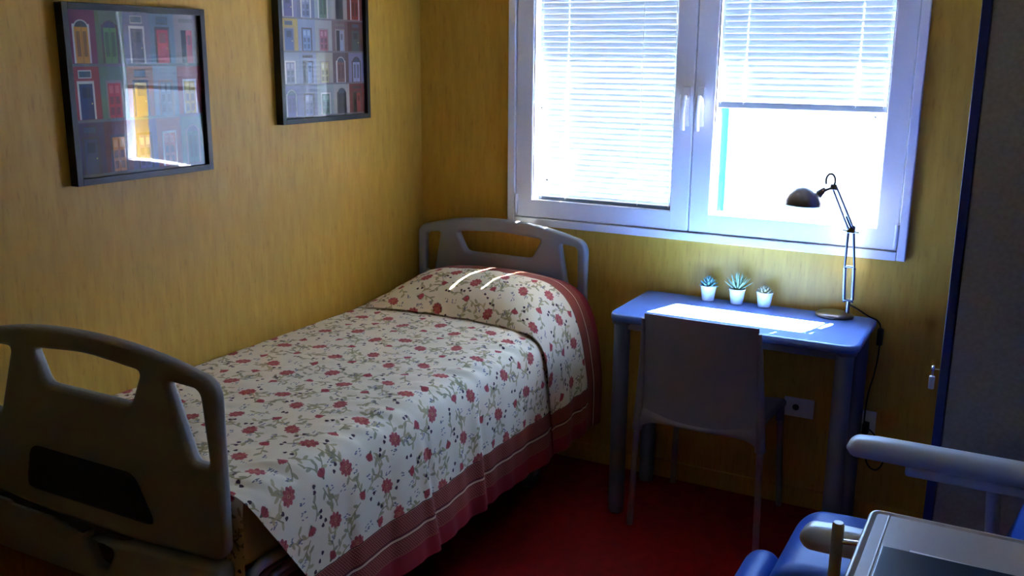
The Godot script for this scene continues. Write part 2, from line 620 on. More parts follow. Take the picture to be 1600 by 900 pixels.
func _ready() -> void:
	# camera
	var cam := Camera3D.new()
	cam.name = "camera"
	cam.fov = 2.0 * rad_to_deg(atan(450.0 / 1524.37))
	cam.near = 0.05
	cam.far = 300.0
	add_child(cam)
	cam.transform = Transform3D(Basis(Vector3.UP, 0.4912) * Basis(Vector3.RIGHT, -0.2340) * Basis(Vector3.BACK, 0.0086), Vector3(2.3794, 1.6855, 3.5987))
	cam.current = true
	# sky and exposure
	var env := Environment.new()
	env.background_mode = Environment.BG_SKY
	var sm := ProceduralSkyMaterial.new()
	sm.sky_top_color = Color(0.50, 0.68, 0.95)
	sm.sky_horizon_color = Color(0.70, 0.82, 0.98)
	sm.sky_curve = 0.2
	sm.ground_bottom_color = Color(0.55, 0.52, 0.48)
	sm.ground_horizon_color = Color(0.72, 0.76, 0.80)
	sm.energy_multiplier = 1.0
	var sky := Sky.new()
	sky.sky_material = sm
	env.sky = sky
	env.background_energy_multiplier = 6.2
	env.tonemap_mode = Environment.TONE_MAPPER_LINEAR
	env.tonemap_exposure = 7.8
	env.sdfgi_enabled = true
	env.ssao_enabled = true
	env.ssil_enabled = true
	var we := WorldEnvironment.new()
	we.name = "environment"
	we.environment = env
	add_child(we)
	# the sun stands high outside the window
	var sun := DirectionalLight3D.new()
	sun.name = "sun"
	sun.light_color = Color(0.97, 0.98, 1.0)
	sun.light_energy = 18.5
	sun.light_angular_distance = 0.53
	sun.sky_mode = DirectionalLight3D.SKY_MODE_LIGHT_ONLY
	sun.shadow_enabled = true
	add_child(sun)
	sun.look_at_from_position(Vector3.ZERO, Vector3(-0.17, -1.0, 0.51), Vector3.UP)

	make_materials()
	build_room()
	build_window()
	build_outside()
	build_bed()
	build_bedspread()
	build_desk()
	build_chair()
	build_lamp()
	build_plants()
	build_pictures()
	build_sockets()
	build_wardrobe()
	build_armchair()

func wall_box(called: String, lo: Vector3, hi: Vector3, m: Material, r := 0.0005) -> MeshInstance3D:
	var mb := MB.new()
	mb.rbox(lo, hi, r)
	var o := put(called, mb, m)
	o.set_meta("kind", "structure")
	return o

func build_room() -> void:
	wall_box("floor", Vector3(-0.25, -0.2, -0.25), Vector3(3.1, 0.0, 4.55), M.floor)
	wall_box("ceiling", Vector3(-0.25, 2.5, -0.25), Vector3(3.1, 2.7, 4.55), M.ceiling)
	wall_box("wall_left", Vector3(-0.25, 0.0, -0.25), Vector3(0.0, 2.5, 4.55), M.wall)
	wall_box("wall_right", Vector3(2.86, 0.0, -0.25), Vector3(3.1, 2.5, 4.55), M.wall)
	wall_box("wall_front", Vector3(0.0, 0.0, 4.3), Vector3(2.86, 2.5, 4.55), M.wall)
	# the window wall, open where the window stands
	var b := MB.new()
	b.rbox(Vector3(0.0, 0.0, -0.25), Vector3(WX0 + 0.015, 2.5, 0.0), 0.0005)
	b.rbox(Vector3(WX1 - 0.015, 0.0, -0.25), Vector3(2.86, 2.5, 0.0), 0.0005)
	b.rbox(Vector3(WX0 + 0.015, 0.0, -0.25), Vector3(WX1 - 0.015, WY0 + 0.012, 0.0), 0.0005)
	b.rbox(Vector3(WX0 + 0.015, WY1 - 0.012, -0.25), Vector3(WX1 - 0.015, 2.5, 0.0), 0.0005)
	put("wall_back", b, M.wall).set_meta("kind", "structure")
	wall_box("baseboard_back", Vector3(0.012, 0.0, 0.0), Vector3(2.86, 0.075, 0.012), M.wall, 0.003)
	wall_box("baseboard_left", Vector3(0.0, 0.0, 0.0), Vector3(0.012, 0.075, 4.3), M.wall, 0.003)

func build_window() -> void:
	var w := struct("window_1", Vector3((WX0 + WX1) * 0.5, WY0, 0.0))
	# casing on the wall
	var c := MB.new()
	c.rbox(Vector3(WX0, WY0, -0.07), Vector3(WX0 + 0.034, WY1, 0.022), 0.004, 2)
	c.rbox(Vector3(WX1 - 0.03, WY0, -0.07), Vector3(WX1, WY1, 0.022), 0.004, 2)
	c.rbox(Vector3(WX0 + 0.034, WY0, -0.07), Vector3(WX1 - 0.03, WY0 + 0.032, 0.022), 0.004, 2)
	c.rbox(Vector3(WX0 + 0.034, WY1 - 0.032, -0.07), Vector3(WX1 - 0.03, WY1, 0.022), 0.004, 2)
	# rebate behind the sashes
	c.rbox(Vector3(WX0 + 0.02, WY0 + 0.02, -0.085), Vector3(WX0 + 0.05, WY1 - 0.02, -0.067), 0.002)
	c.rbox(Vector3(WX1 - 0.046, WY0 + 0.02, -0.085), Vector3(WX1 - 0.02, WY1 - 0.02, -0.067), 0.002)
	c.rbox(Vector3(WX0 + 0.03, WY0 + 0.02, -0.085), Vector3(WX1 - 0.03, WY0 + 0.046, -0.067), 0.002)
	c.rbox(Vector3(WX0 + 0.03, WY1 - 0.046, -0.085), Vector3(WX1 - 0.03, WY1 - 0.02, -0.067), 0.002)
	put("casing", c, M.frame, w)
	var ast := MB.new()
	ast.rbox(Vector3(1.205, WY0 + 0.04, -0.085), Vector3(1.246, WY1 - 0.04, -0.067), 0.003)
	put("astragal", ast, M.frame, w)
	# the sill outside
	var sl := MB.new()
	sl.rbox(Vector3(WX0 + 0.015, WY0 + 0.012, -0.29), Vector3(WX1 - 0.015, WY0 + 0.03, -0.07), 0.003)
	put("outer_sill", sl, M.frame, w)
	for s in 2:
		var x0: float = [WX0 + 0.036, 1.2265][s]
		var x1: float = [1.2245, WX1 - 0.032][s]
		var g0: float = [0.551, 1.306][s]
		var g1: float = [1.149, 1.908][s]
		var y0 := WY0 + 0.034
		var y1 := WY1 - 0.034
		var gy0 := 1.107
		var gy1 := 2.06
		var b := MB.new()
		# outer profile, then a raised round inner bead
		b.rbox(Vector3(x0, y0, -0.066), Vector3(g0, y1, 0.014), 0.006, 3)
		b.rbox(Vector3(g1, y0, -0.066), Vector3(x1, y1, 0.014), 0.006, 3)
		b.rbox(Vector3(g0 - 0.008, y0, -0.066), Vector3(g1 + 0.008, gy0, 0.0138), 0.006, 3)
		b.rbox(Vector3(g0 - 0.008, gy1, -0.066), Vector3(g1 + 0.008, y1, 0.0138), 0.006, 3)
		var sash := put("sash", b, M.frame, w)
		# glazing beads: thin dark gasket and white bead inside
		var gk := MB.new()
		gk.rbox(Vector3(g0 - 0.001, gy0, 0.0), Vector3(g0 + 0.0025, gy1, 0.004), 0.0005)
		gk.rbox(Vector3(g1 - 0.0025, gy0, 0.0), Vector3(g1 + 0.001, gy1, 0.004), 0.0005)
		gk.rbox(Vector3(g0, gy0 - 0.001, 0.0), Vector3(g1, gy0 + 0.002, 0.004), 0.0005)
		put("gasket", gk, M.gasket, sash)
		for z in [-0.0005, -0.045]:
			var p := MB.new()
			p.flat([Vector3(g0 - 0.004, gy0 - 0.004, z), Vector3(g1 + 0.004, gy0 - 0.004, z), Vector3(g1 + 0.004, gy1 + 0.004, z), Vector3(g0 - 0.004, gy1 + 0.004, z)], Vector3.BACK)
			put("glass_pane", p, M.glass, sash)
		# small dark specks on the panes
		for e in [[[0.586, 1.481], [0.614, 1.189]], [[1.871, 1.489]]][s]:
			var dk := MB.new()
			dk.lathe(Vector3(e[0], e[1], 0.003), [[0.0001, -0.003], [0.004, -0.0015], [0.0045, 0.0], [0.003, 0.002], [0.0001, 0.003]], 8, Vector2(1.3, 0.5))
			put("dark_speck", dk, M.gasket, sash)
		# hinges at the outer stile
		for hy in [1.04, 2.02]:
			var h := MB.new()
			var hx: float = [x0 + 0.006, x1 - 0.004][s]
			h.tube([Vector3(hx, hy, 0.019), Vector3(hx, hy + 0.085, 0.019)], 0.0075, 12)
			h.tube([Vector3(hx, hy + 0.018, 0.019), Vector3(hx, hy + 0.021, 0.019)], 0.0082, 12)
			put("hinge", h, M.frame, sash)
		# lever handle on the meeting stile
		var px: float = [1.197, 1.2525][s]
		var hb := MB.new()
		hb.rbox(Vector3(px - 0.015, 1.432, 0.0135), Vector3(px + 0.015, 1.578, 0.024), 0.004, 2)
		hb.tube([Vector3(px, 1.535, 0.02), Vector3(px, 1.535, 0.05)], 0.0115, 14)
		var path := []
		var rad := []
		for k in 9:
			var q := k / 8.0
			path.append(Vector3(px, 1.547 - 0.128 * q, 0.052 + 0.010 * sin(q * PI) - 0.006 * q))
			rad.append(0.0125 - 0.0045 * q)
		hb.tube(path, rad, 14)
		put("handle", hb, M.frame, w)
	# venetian blinds between the panes
	blind(0.5665, 1.1485, 1.108, 2.055, [0.583, 0.692, 1.006, 1.1355], [0.692], "white venetian blind lowered fully behind the window pane over the bed", 1.1005)
	blind(1.3095, 1.9035, 1.528, 2.055, [1.320, 1.405, 1.800, 1.8925], [1.405, 1.800], "white venetian blind raised halfway behind the window pane over the desk", 1.507)

func slat_mesh(x0: float, x1: float, holes: Array) -> ArrayMesh:
	# inner edge up, outer edge down: closed against the high sun; slots where the cords run
	var mb := MB.new()
	var cut := [x0]
	for h in holes:
		cut.append(h - 0.003)
		cut.append(h + 0.003)
	cut.append(x1)
	var rows := 8
	var tilt := deg_to_rad(83.0)
	var prof := []
	for k in rows + 1:
		var a := (float(k) / rows - 0.5) * 0.0262
		var bulge := 0.0018 * (1.0 - pow(a / 0.0131, 2.0))
		prof.append(Vector2(a * cos(tilt) - bulge * sin(tilt) * -1.0, a * sin(tilt) - bulge * cos(tilt)))
	for i in cut.size() - 1:
		for k in rows:
			if i % 2 == 1 and k >= 2 and k < rows - 2:
				continue
			var e: Vector2 = prof[k + 1] - prof[k]
			var nn := Vector3(0, e.x * -1.0, e.y).normalized()
			var a := mb.vert(Vector3(cut[i], prof[k].y, prof[k].x), nn)
			var b := mb.vert(Vector3(cut[i + 1], prof[k].y, prof[k].x), nn)
			var c := mb.vert(Vector3(cut[i + 1], prof[k + 1].y, prof[k + 1].x), nn)
			var d := mb.vert(Vector3(cut[i], prof[k + 1].y, prof[k + 1].x), nn)
			mb.quad(a, b, c, d)
	mb.smooth()
	return mb.mesh()

func blind(x0: float, x1: float, y0: float, y1: float, cords: Array, slots: Array, label: String, rail_y: float) -> void:
	var mid := (x0 + x1) * 0.5
	var o := thing("venetian_blind", label, "blind", Vector3(mid, rail_y, -0.018))
	var hs := []
	for c in slots:
		hs.append(c - mid)
	var m := slat_mesh(x0 - mid, x1 - mid, hs)
	var y := y0 + 0.012
	while y < y1 - 0.03:
		var s := MeshInstance3D.new()
		s.name = "slat"
		s.mesh = m
		s.material_override = M.slat
		o.add_child(s, true)
		s.position = Vector3(0, y - rail_y, 0)
		y += 0.0216
	var r := MB.new()
	r.rbox(Vector3(x0, rail_y - 0.004, -0.026), Vector3(x1, rail_y + 0.019, -0.010), 0.003, 2)
	var rail := put("bottom_rail", r, M.rail, o)
	for c in cords:
		var k := MB.new()
		k.rbox(Vector3(c - 0.004, rail_y + 0.017, -0.027), Vector3(c + 0.004, rail_y + 0.022, -0.009), 0.001)
		put("cord_clip", k, M.cordwhite, rail)
		for z in [-0.0255, -0.0105]:
			var l := MB.new()
			l.tube([Vector3(c, rail_y + 0.01, z), Vector3(c, y1 - 0.02, z)], 0.0013, 6)
			put("ladder_cord", l, M.cordwhite, o)
	var hr := MB.new()
	hr.rbox(Vector3(x0, y1 - 0.028, -0.030), Vector3(x1, y1 + 0.004, -0.006), 0.003)
	put("head_rail", hr, M.rail, o)

func build_outside() -> void:
	var g := MB.new()
	g.rbox(Vector3(-60, -4.4, -90), Vector3(60, -4.0, -0.3), 0.01)
	put("ground", g, M.ground).set_meta("kind", "structure")
	var p := MB.new()
	p.tube([Vector3(0.99, -4.0, -1.2), Vector3(0.99, 3.0, -1.2)], 0.026, 16)
	tag(put("post", p, M.teal), "slim teal painted post standing outside the window", "post")
	var b := thing("office_building", "pale building with window rows seen through the uncovered window pane, extended out of view to block low sky", "building", Vector3(-4, -4, -24))
	var w := MB.new()
	w.rbox(Vector3(-26, -4, -30), Vector3(58, 6.4, -22), 0.05)  # raised and lengthened out of view to keep low sky off the left wall
	put("wall", w, M.plaster, b)
	var rf := MB.new()
	rf.rbox(Vector3(-26.3, 6.4, -30.3), Vector3(58.3, 6.65, -21.7), 0.05)
	put("roof", rf, M.plaster, b)
	for row in 5:
		for i in 15:
			var x := -14.6 + i * 1.6
			var y: float = [-0.95, -2.1, 0.9, 2.75, 4.6][row]
			var q := MB.new()
			q.rbox(Vector3(x, y, -22.05), Vector3(x + 1.0, y + 0.55, -21.96), 0.01)
			put("window", q, M.farglass, b)

# ------------------------------------------------------------------ bed
func build_bed() -> void:
	var bed := thing("care_bed", "adjustable care bed with grey moulded plastic head and foot boards", "bed", Vector3(0.44, 0.0, 1.1))
	# headboard
	var cx := 0.4415
	var hb := MB.new()
	var holes := [
		round_poly([Vector2(cx - 0.198, 0.957), Vector2(cx - 0.155, 0.874), Vector2(cx + 0.155, 0.874), Vector2(cx + 0.198, 0.957), Vector2(cx, 0.972)], [0.016, 0.02, 0.02, 0.016, 0.06]),
		round_poly([Vector2(cx + 0.285, 0.947), Vector2(cx + 0.320, 0.77), Vector2(cx + 0.363, 0.77), Vector2(cx + 0.358, 0.940)], [0.012, 0.012, 0.012, 0.02]),
		round_poly([Vector2(cx - 0.285, 0.947), Vector2(cx - 0.320, 0.77), Vector2(cx - 0.363, 0.77), Vector2(cx - 0.358, 0.940)], [0.012, 0.012, 0.012, 0.02])]
	plate(hb, ends_shape(cx, 0.402, 1.024, 0.978, 0.53, 0.02), holes, 0.068, 0.103, 0.013, 0.0065)
	put("headboard", hb, M.bedplastic, bed)
	# footboard, with a panel let into it
	cx = 0.430
	var fb := MB.new()
	holes = [
		round_poly([Vector2(cx - 0.190, 0.971), Vector2(cx - 0.150, 0.885), Vector2(cx + 0.150, 0.885), Vector2(cx + 0.190, 0.971), Vector2(cx, 0.987)], [0.016, 0.02, 0.02, 0.016, 0.06]),
		round_poly([Vector2(cx + 0.272, 0.962), Vector2(cx + 0.340, 0.780), Vector2(cx + 0.390, 0.780), Vector2(cx + 0.374, 0.957)], [0.014, 0.014, 0.014, 0.022]),
		round_poly([Vector2(cx - 0.272, 0.962), Vector2(cx - 0.340, 0.780), Vector2(cx - 0.390, 0.780), Vector2(cx - 0.374, 0.957)], [0.014, 0.014, 0.014, 0.022])]
	plate(fb, ends_shape(cx, 0.425, 1.037, 0.995, 0.545, 0.016), holes, 2.088, 2.123, 0.013, 0.0065)
	var foot := put("footboard", fb, M.bedplastic, bed)
	var bp := MB.new()
	plate(bp, round_poly([Vector2(0.200, 0.711), Vector2(0.575, 0.711), Vector2(0.638, 0.588), Vector2(0.168, 0.588)], [0.03, 0.03, 0.03, 0.03]), [], 2.118, 2.127, 0.003, 0.0065)
	var blue := put("inset_panel", bp, M.bedblue, foot)
	blue.set_meta("label", "dark blue inset panel")
	# moulded base below the footboard with a hand recess
	var bs := MB.new()
	plate(bs, round_poly([Vector2(0.02, 0.538), Vector2(0.30, 0.528), Vector2(0.40, 0.50), Vector2(0.47, 0.50), Vector2(0.56, 0.52), Vector2(0.84, 0.535), Vector2(0.84, 0.42), Vector2(0.60, 0.405), Vector2(0.50, 0.385), Vector2(0.02, 0.385)], [0.02, 0.05, 0.04, 0.03, 0.05, 0.02, 0.04, 0.06, 0.06, 0.03]), [round_poly([Vector2(0.375, 0.500), Vector2(0.49, 0.488), Vector2(0.455, 0.425), Vector2(0.41, 0.425)], [0.012, 0.012, 0.015, 0.015])], 2.075, 2.135, 0.012, 0.0075)
	put("foot_base", bs, M.bedplastic, bed)
	var rc := MB.new()
	rc.rbox(Vector3(0.355, 0.41, 2.068), Vector3(0.51, 0.515, 2.10), 0.004)
	put("recess_plate", rc, mat(Color(0.30, 0.25, 0.22), 0.6), bed)  # dark brown plate set behind the hand recess
	# frame: two long rails, cross rails, lying surface, uprights for the boards
	for x in [0.075, 0.815]:
		var r := MB.new()
		r.rbox(Vector3(x - 0.02, 0.40, 0.10), Vector3(x + 0.02, 0.455, 2.08), 0.006, 2)
		put("side_rail", r, M.steel, bed)
	for z in [0.2, 0.85, 1.4, 1.98]:
		var r := MB.new()
		r.rbox(Vector3(0.09, 0.40, z), Vector3(0.80, 0.44, z + 0.04), 0.005)
		put("cross_rail", r, M.steel, bed)
	for i in 12:
		var sl := MB.new()
		sl.rbox(Vector3(0.07, 0.462, 0.22 + i * 0.15), Vector3(0.82, 0.478, 0.22 + i * 0.15 + 0.11), 0.004)
		put("bed_slat", sl, M.steel, bed)
	# a bent tube at the foot corner, seen below the cover
	for x in [0.865, 0.025]:
		var tb := MB.new()
		var sx := -1.0 if x > 0.4 else 1.0
		tb.tube([Vector3(x, 0.36, 2.055), Vector3(x, 0.47, 2.057), Vector3(x, 0.495, 2.047), Vector3(x, 0.502, 2.02), Vector3(x, 0.498, 1.80), Vector3(x + sx * 0.02, 0.478, 1.76), Vector3(x + sx * 0.06, 0.44, 1.75)], 0.0135, 12)
		put("corner_tube", tb, M.steel, bed)
		var tb2 := MB.new()
		tb2.tube([Vector3(x, 0.36, 2.0), Vector3(x, 0.44, 2.0), Vector3(x, 0.455, 1.985), Vector3(x, 0.458, 1.80), Vector3(x + sx * 0.05, 0.44, 1.76)], 0.011, 12)
		put("corner_tube", tb2, M.steel, bed)
	for e in [[0.14, 0.36], [0.74, 0.36], [0.14, 1.9], [0.74, 1.9]]:
		var l := MB.new()
		l.rbox(Vector3(e[0] - 0.022, 0.115, e[1] - 0.022), Vector3(e[0] + 0.022, 0.40, e[1] + 0.022), 0.005, 2)
		var leg := put("leg", l, M.steel, bed)
		var cst := MB.new()
		cst.xf = Transform3D(Basis(Vector3.BACK, PI / 2), Vector3(e[0], 0.06, e[1]))
		cst.lathe(Vector3.ZERO, [[0.012, -0.016], [0.05, -0.016], [0.059, -0.010], [0.06, 0.0], [0.059, 0.010], [0.05, 0.016], [0.012, 0.016]], 24)
		put("castor_wheel", cst, mat(Color(0.35, 0.35, 0.36), 0.6), leg)
		var fk := MB.new()
		fk.rbox(Vector3(e[0] - 0.024, 0.055, e[1] - 0.016), Vector3(e[0] - 0.018, 0.125, e[1] + 0.016), 0.002)
		fk.rbox(Vector3(e[0] + 0.018, 0.055, e[1] - 0.016), Vector3(e[0] + 0.024, 0.125, e[1] + 0.016), 0.002)
		fk.rbox(Vector3(e[0] - 0.024, 0.121, e[1] - 0.016), Vector3(e[0] + 0.024, 0.127, e[1] + 0.016), 0.002)
		put("castor_fork", fk, M.steel, leg)
	for y in [0.16]:
		var r := MB.new()
		r.rbox(Vector3(0.165, 0.14, 0.34), Vector3(0.185, 0.18, 1.92), 0.004)
		r.rbox(Vector3(0.695, 0.14, 0.34), Vector3(0.715, 0.18, 1.92), 0.004)
		put("under_frame", r, M.steel, bed)
	for e in [[0.2, 0.07], [0.68, 0.07], [0.2, 2.065], [0.68, 2.065]]:
		var u := MB.new()
		u.rbox(Vector3(e[0] - 0.015, 0.405, e[1] - 0.014 + (0.03 if e[1] < 1.0 else -0.02)), Vector3(e[0] + 0.015, 0.62, e[1] + 0.014 + (0.03 if e[1] < 1.0 else -0.02)), 0.004)
		put("board_post", u, M.steel, bed)
	var mt := MB.new()
	mt.rbox(Vector3(0.055, 0.482, 0.15), Vector3(0.835, 0.688, 2.05), 0.035, 4)
	tag(put("mattress", mt, M.mattress), "beige mattress lying on the care bed under the floral bedspread", "mattress")

# ------------------------------------------------------------------ bedspread
var fold := FastNoiseLite.new()

func spline(ctrl: Array, m: int) -> Array:
	# Catmull-Rom through 2D points, resampled evenly
	var raw := [ctrl[0]]
	for i in ctrl.size() - 1:
		var p0: Vector2 = ctrl[maxi(i - 1, 0)]
		var p1: Vector2 = ctrl[i]
		var p2: Vector2 = ctrl[i + 1]
		var p3: Vector2 = ctrl[mini(i + 2, ctrl.size() - 1)]
		for k in range(1, 9):
			var t := k / 8.0
			raw.append(p1.cubic_interpolate(p2, p0, p3, t))
	var acc := [0.0]
	for i in range(1, raw.size()):
		acc.append(acc[i - 1] + raw[i].distance_to(raw[i - 1]))
	var out := []
	var j := 0
	for i in m:
		var s: float = acc[-1] * i / (m - 1)
		while j < raw.size() - 2 and acc[j + 1] < s:
			j += 1
		var d: float = acc[j + 1] - acc[j]
		out.append(raw[j].lerp(raw[j + 1], (s - acc[j]) / maxf(d, 1e-6)))
	return out

func build_bedspread() -> void:
	fold.seed = 5
	fold.frequency = 1.0
	fold.noise_type = FastNoiseLite.TYPE_SIMPLEX_SMOOTH
	fold.fractal_octaves = 2
	var bs := thing("bedspread", "cream bedspread printed with red flowers and a dark red border, spread over the care bed", "bedspread", Vector3(0.44, 0.70, 1.1))
	var field := MB.new()
	var hem := MB.new()
	# ---- the long part, from the foot board to the pillow
	var cross := spline([Vector2(0.028, 0.55), Vector2(0.036, 0.66), Vector2(0.060, 0.699), Vector2(0.12, 0.703), Vector2(0.45, 0.705), Vector2(0.74, 0.704), Vector2(0.82, 0.697), Vector2(0.868, 0.667), Vector2(0.886, 0.60), Vector2(0.893, 0.50), Vector2(0.898, 0.36), Vector2(0.903, 0.232)], 121)
	var nz := 130
	var total := 0.0
	var slen := [0.0]
	for i in range(1, cross.size()):
		total += cross[i].distance_to(cross[i - 1])
		slen.append(total)
	var pts := []
	var uvs := []
	for i in nz:
		var t := float(i) / (nz - 1)
		var row := []
		var ru := []
		for j in cross.size():
			var p: Vector2 = cross[j]
			var side: bool = p.x > 0.8
			var drop := clampf((0.69 - p.y) / 0.45, 0.0, 1.0) if side else 0.0
			# the lower the cloth hangs, the further its foot edge is drawn back
			var z := lerpf(2.068 - 0.30 * pow(drop, 1.15), 0.48, t)
			z += 0.012 * drop * sin(t * 9.0)
			var x := p.x
			var y := p.y
			# soft wrinkles on the top
			var top := clampf((0.80 - p.x) / 0.1, 0.0, 1.0) * clampf((p.x - 0.05) / 0.05, 0.0, 1.0)
			y += top * (0.0035 * fold.get_noise_2d(x * 7.0, z * 9.0) + 0.0022 * fold.get_noise_2d(x * 22.0 + 40.0, z * 16.0))
			# diagonal pulls at the edge of the mattress
			var edge := exp(-pow((slen[j] - 0.93) / 0.09, 2.0))
			y += edge * 0.011 * fold.get_noise_2d(z * 11.0 + x * 9.0, 3.0 + x * 2.0)
			# folds down the side
			if side:
				var a := fold.get_noise_2d(z * 4.2 + 2.0, 7.0)
				var b := fold.get_noise_2d(z * 11.0, 11.0 + drop)
				x += drop * (0.020 * a + 0.004 * b) + 0.010 * drop * drop
				var pl := exp(-pow((z - 1.36 + 0.05 * drop) / 0.012, 2.0)) + 0.8 * exp(-pow((z - 1.03 + 0.03 * drop) / 0.014, 2.0)) + 0.7 * exp(-pow((z - 1.72) / 0.02, 2.0))
				x -= 0.009 * pl * smoothstep(0.05, 0.5, drop)
				x += 0.006 * (exp(-pow((z - 1.39 + 0.05 * drop) / 0.02, 2.0)) + exp(-pow((z - 1.065 + 0.03 * drop) / 0.02, 2.0))) * smoothstep(0.05, 0.5, drop)
			row.append(Vector3(x, y, z))
			ru.append(Vector2(z / 0.64, slen[j] / 0.64))
		pts.append(row)
		uvs.append(ru)
	var jb := 0
	for j in cross.size():
		if cross[j].x > 0.8 and cross[j].y > 0.405:
			jb = j
	split_sheet(field, hem, pts, uvs, jb, slen)
	# ---- the foot end, hanging between mattress and foot board
	var fp := []
	var fu := []
	for i in 30:
		var x := lerpf(0.06, 0.862, i / 29.0)
		var row := []
		var ru := []
		for k in 12:
			var q := k / 11.0
			var y := 0.703 - 0.22 * q - 0.022 * smoothstep(0.78, 0.862, x) * (1.0 - q)
			row.append(Vector3(x, y, 2.066 + 0.006 * sqrt(q) + 0.003 * fold.get_noise_2d(x * 16.0, q)))
			ru.append(Vector2((2.068 + 0.22 * q) / 0.64, (x + 0.1) / 0.64))
		fp.append(row)
		fu.append(ru)
	field.sheet(fp, fu)
	# ---- the end turned up over the pillow
	var peak := [Vector2(0.045, 0.690), Vector2(0.095, 0.735), Vector2(0.165, 0.788), Vector2(0.26, 0.828), Vector2(0.45, 0.846), Vector2(0.64, 0.842), Vector2(0.76, 0.823), Vector2(0.845, 0.762), Vector2(0.90, 0.645), Vector2(0.932, 0.50), Vector2(0.944, 0.40), Vector2(0.946, 0.25)]
	var front := [Vector2(0.040, 0.690), Vector2(0.075, 0.706), Vector2(0.15, 0.711), Vector2(0.25, 0.713), Vector2(0.45, 0.714), Vector2(0.64, 0.714), Vector2(0.77, 0.712), Vector2(0.858, 0.694), Vector2(0.898, 0.62), Vector2(0.909, 0.50), Vector2(0.914, 0.40), Vector2(0.920, 0.236)]
	pts = []
	uvs = []
	var zs := []
	for i in 47:
		zs.append(lerpf(0.112, 0.575, i / 46.0))
	zs.append_array([0.578, 0.574, 0.56, 0.53])
	var arc := 0.0
	var prev_c := Vector3.ZERO
	var arcs := []
	for i in zs.size():
		var z: float = zs[i]
		var k: float
		if z > 0.25:
			k = pow(1.0 - pow(clampf((z - 0.25) / 0.325, 0.0, 1.0), 2.3), 0.85)
		else:
			k = 1.0 - 0.26 * pow((0.25 - z) / 0.14, 2.0)
		var under: float = [0.0, 0.005, 0.008, 0.009][i - 47] if i >= 47 else 0.0
		if i >= 47:
			k = 0.0
		var ctrl := []
		for c in peak.size():
			ctrl.append(front[c].lerp(peak[c], k))
		var line := spline(ctrl, 111)
		var row := []
		var ru := []
		var s := 0.0
		for j in line.size():
			if j > 0:
				s += line[j].distance_to(line[j - 1])
			var p: Vector2 = line[j]
			var drop := clampf((0.70 - p.y) / 0.45, 0.0, 1.0) if p.x > 0.82 else 0.0
			var x := p.x
			var y := p.y - under * (1.0 - drop)
			var zz := z
			# the front edge bows forward in the middle and hangs back at the side
			var bow := smoothstep(0.2, 0.575, z)
			zz += bow * (-0.055 * sin(PI * clampf(p.x / 0.84, 0.0, 1.0)) * 0.9 + 0.01 * fold.get_noise_2d(x * 6.0, 1.0)) * (1.0 - drop)
			zz -= bow * 0.05 * drop
			y += (1.0 - drop) * 0.004 * fold.get_noise_2d(x * 9.0, zz * 10.0)
			if drop > 0.0:
				x += drop * (0.016 * sin(zz * 42.0 + 1.0) * 0.6 + 0.016 * fold.get_noise_2d(zz * 9.0, 5.0)) - under * 0.8
			row.append(Vector3(x, y, zz))
			ru.append(Vector2(0, s / 0.64))
		var cp: Vector3 = row[50]
		if i > 0:
			arc += cp.distance_to(prev_c)
		prev_c = cp
		arcs.append(arc)
		for j in ru.size():
			ru[j].x = (arc + 0.2) / 0.64
		pts.append(row)
		uvs.append(ru)
	# border rows at the head edge, border columns along the hanging side
	var ih := 0
	for i in zs.size():
		if arcs[i] <= 0.165:
			ih = i
	var hp := []
	var hu := []
	for i in range(0, ih + 1):
		var r2 := []
		for j in pts[i].size():
			r2.append(Vector2(uvs[i][j].y * 0.64 / 0.30, 1.0 - arcs[i] / arcs[ih]))
		hp.append(pts[i])
		hu.append(r2)
	hem.sheet(hp, hu)
	var ls := [0.0]
	var ref_row: Array = pts[30]
	for j in range(1, ref_row.size()):
		ls.append(ls[j - 1] + ref_row[j].distance_to(ref_row[j - 1]))
	jb = 0
	for j in ref_row.size():
		if ref_row[j].x > 0.8 and ref_row[j].y > 0.412:
			jb = j
	split_sheet(field, hem, pts.slice(ih), uvs.slice(ih), jb, ls)
	put("floral_field", field, M.cloth, bs)
	put("border", hem, M.border, bs).set_meta("label", "dark red block printed border with a cream line")

func split_sheet(field: MB, hem: MB, pts: Array, uvs: Array, jb: int, slen: Array) -> void:
	var a := []
	var au := []
	var b := []
	var bu := []
	for i in pts.size():
		a.append(pts[i].slice(0, jb + 1))
		au.append(uvs[i].slice(0, jb + 1))
		b.append(pts[i].slice(jb))
		var r := []
		for j in range(jb, pts[i].size()):
			r.append(Vector2(uvs[i][j].x * 0.64 / 0.30, (slen[j] - slen[jb]) / (slen[-1] - slen[jb])))
		bu.append(r)
	field.sheet(a, au)
	hem.sheet(b, bu)

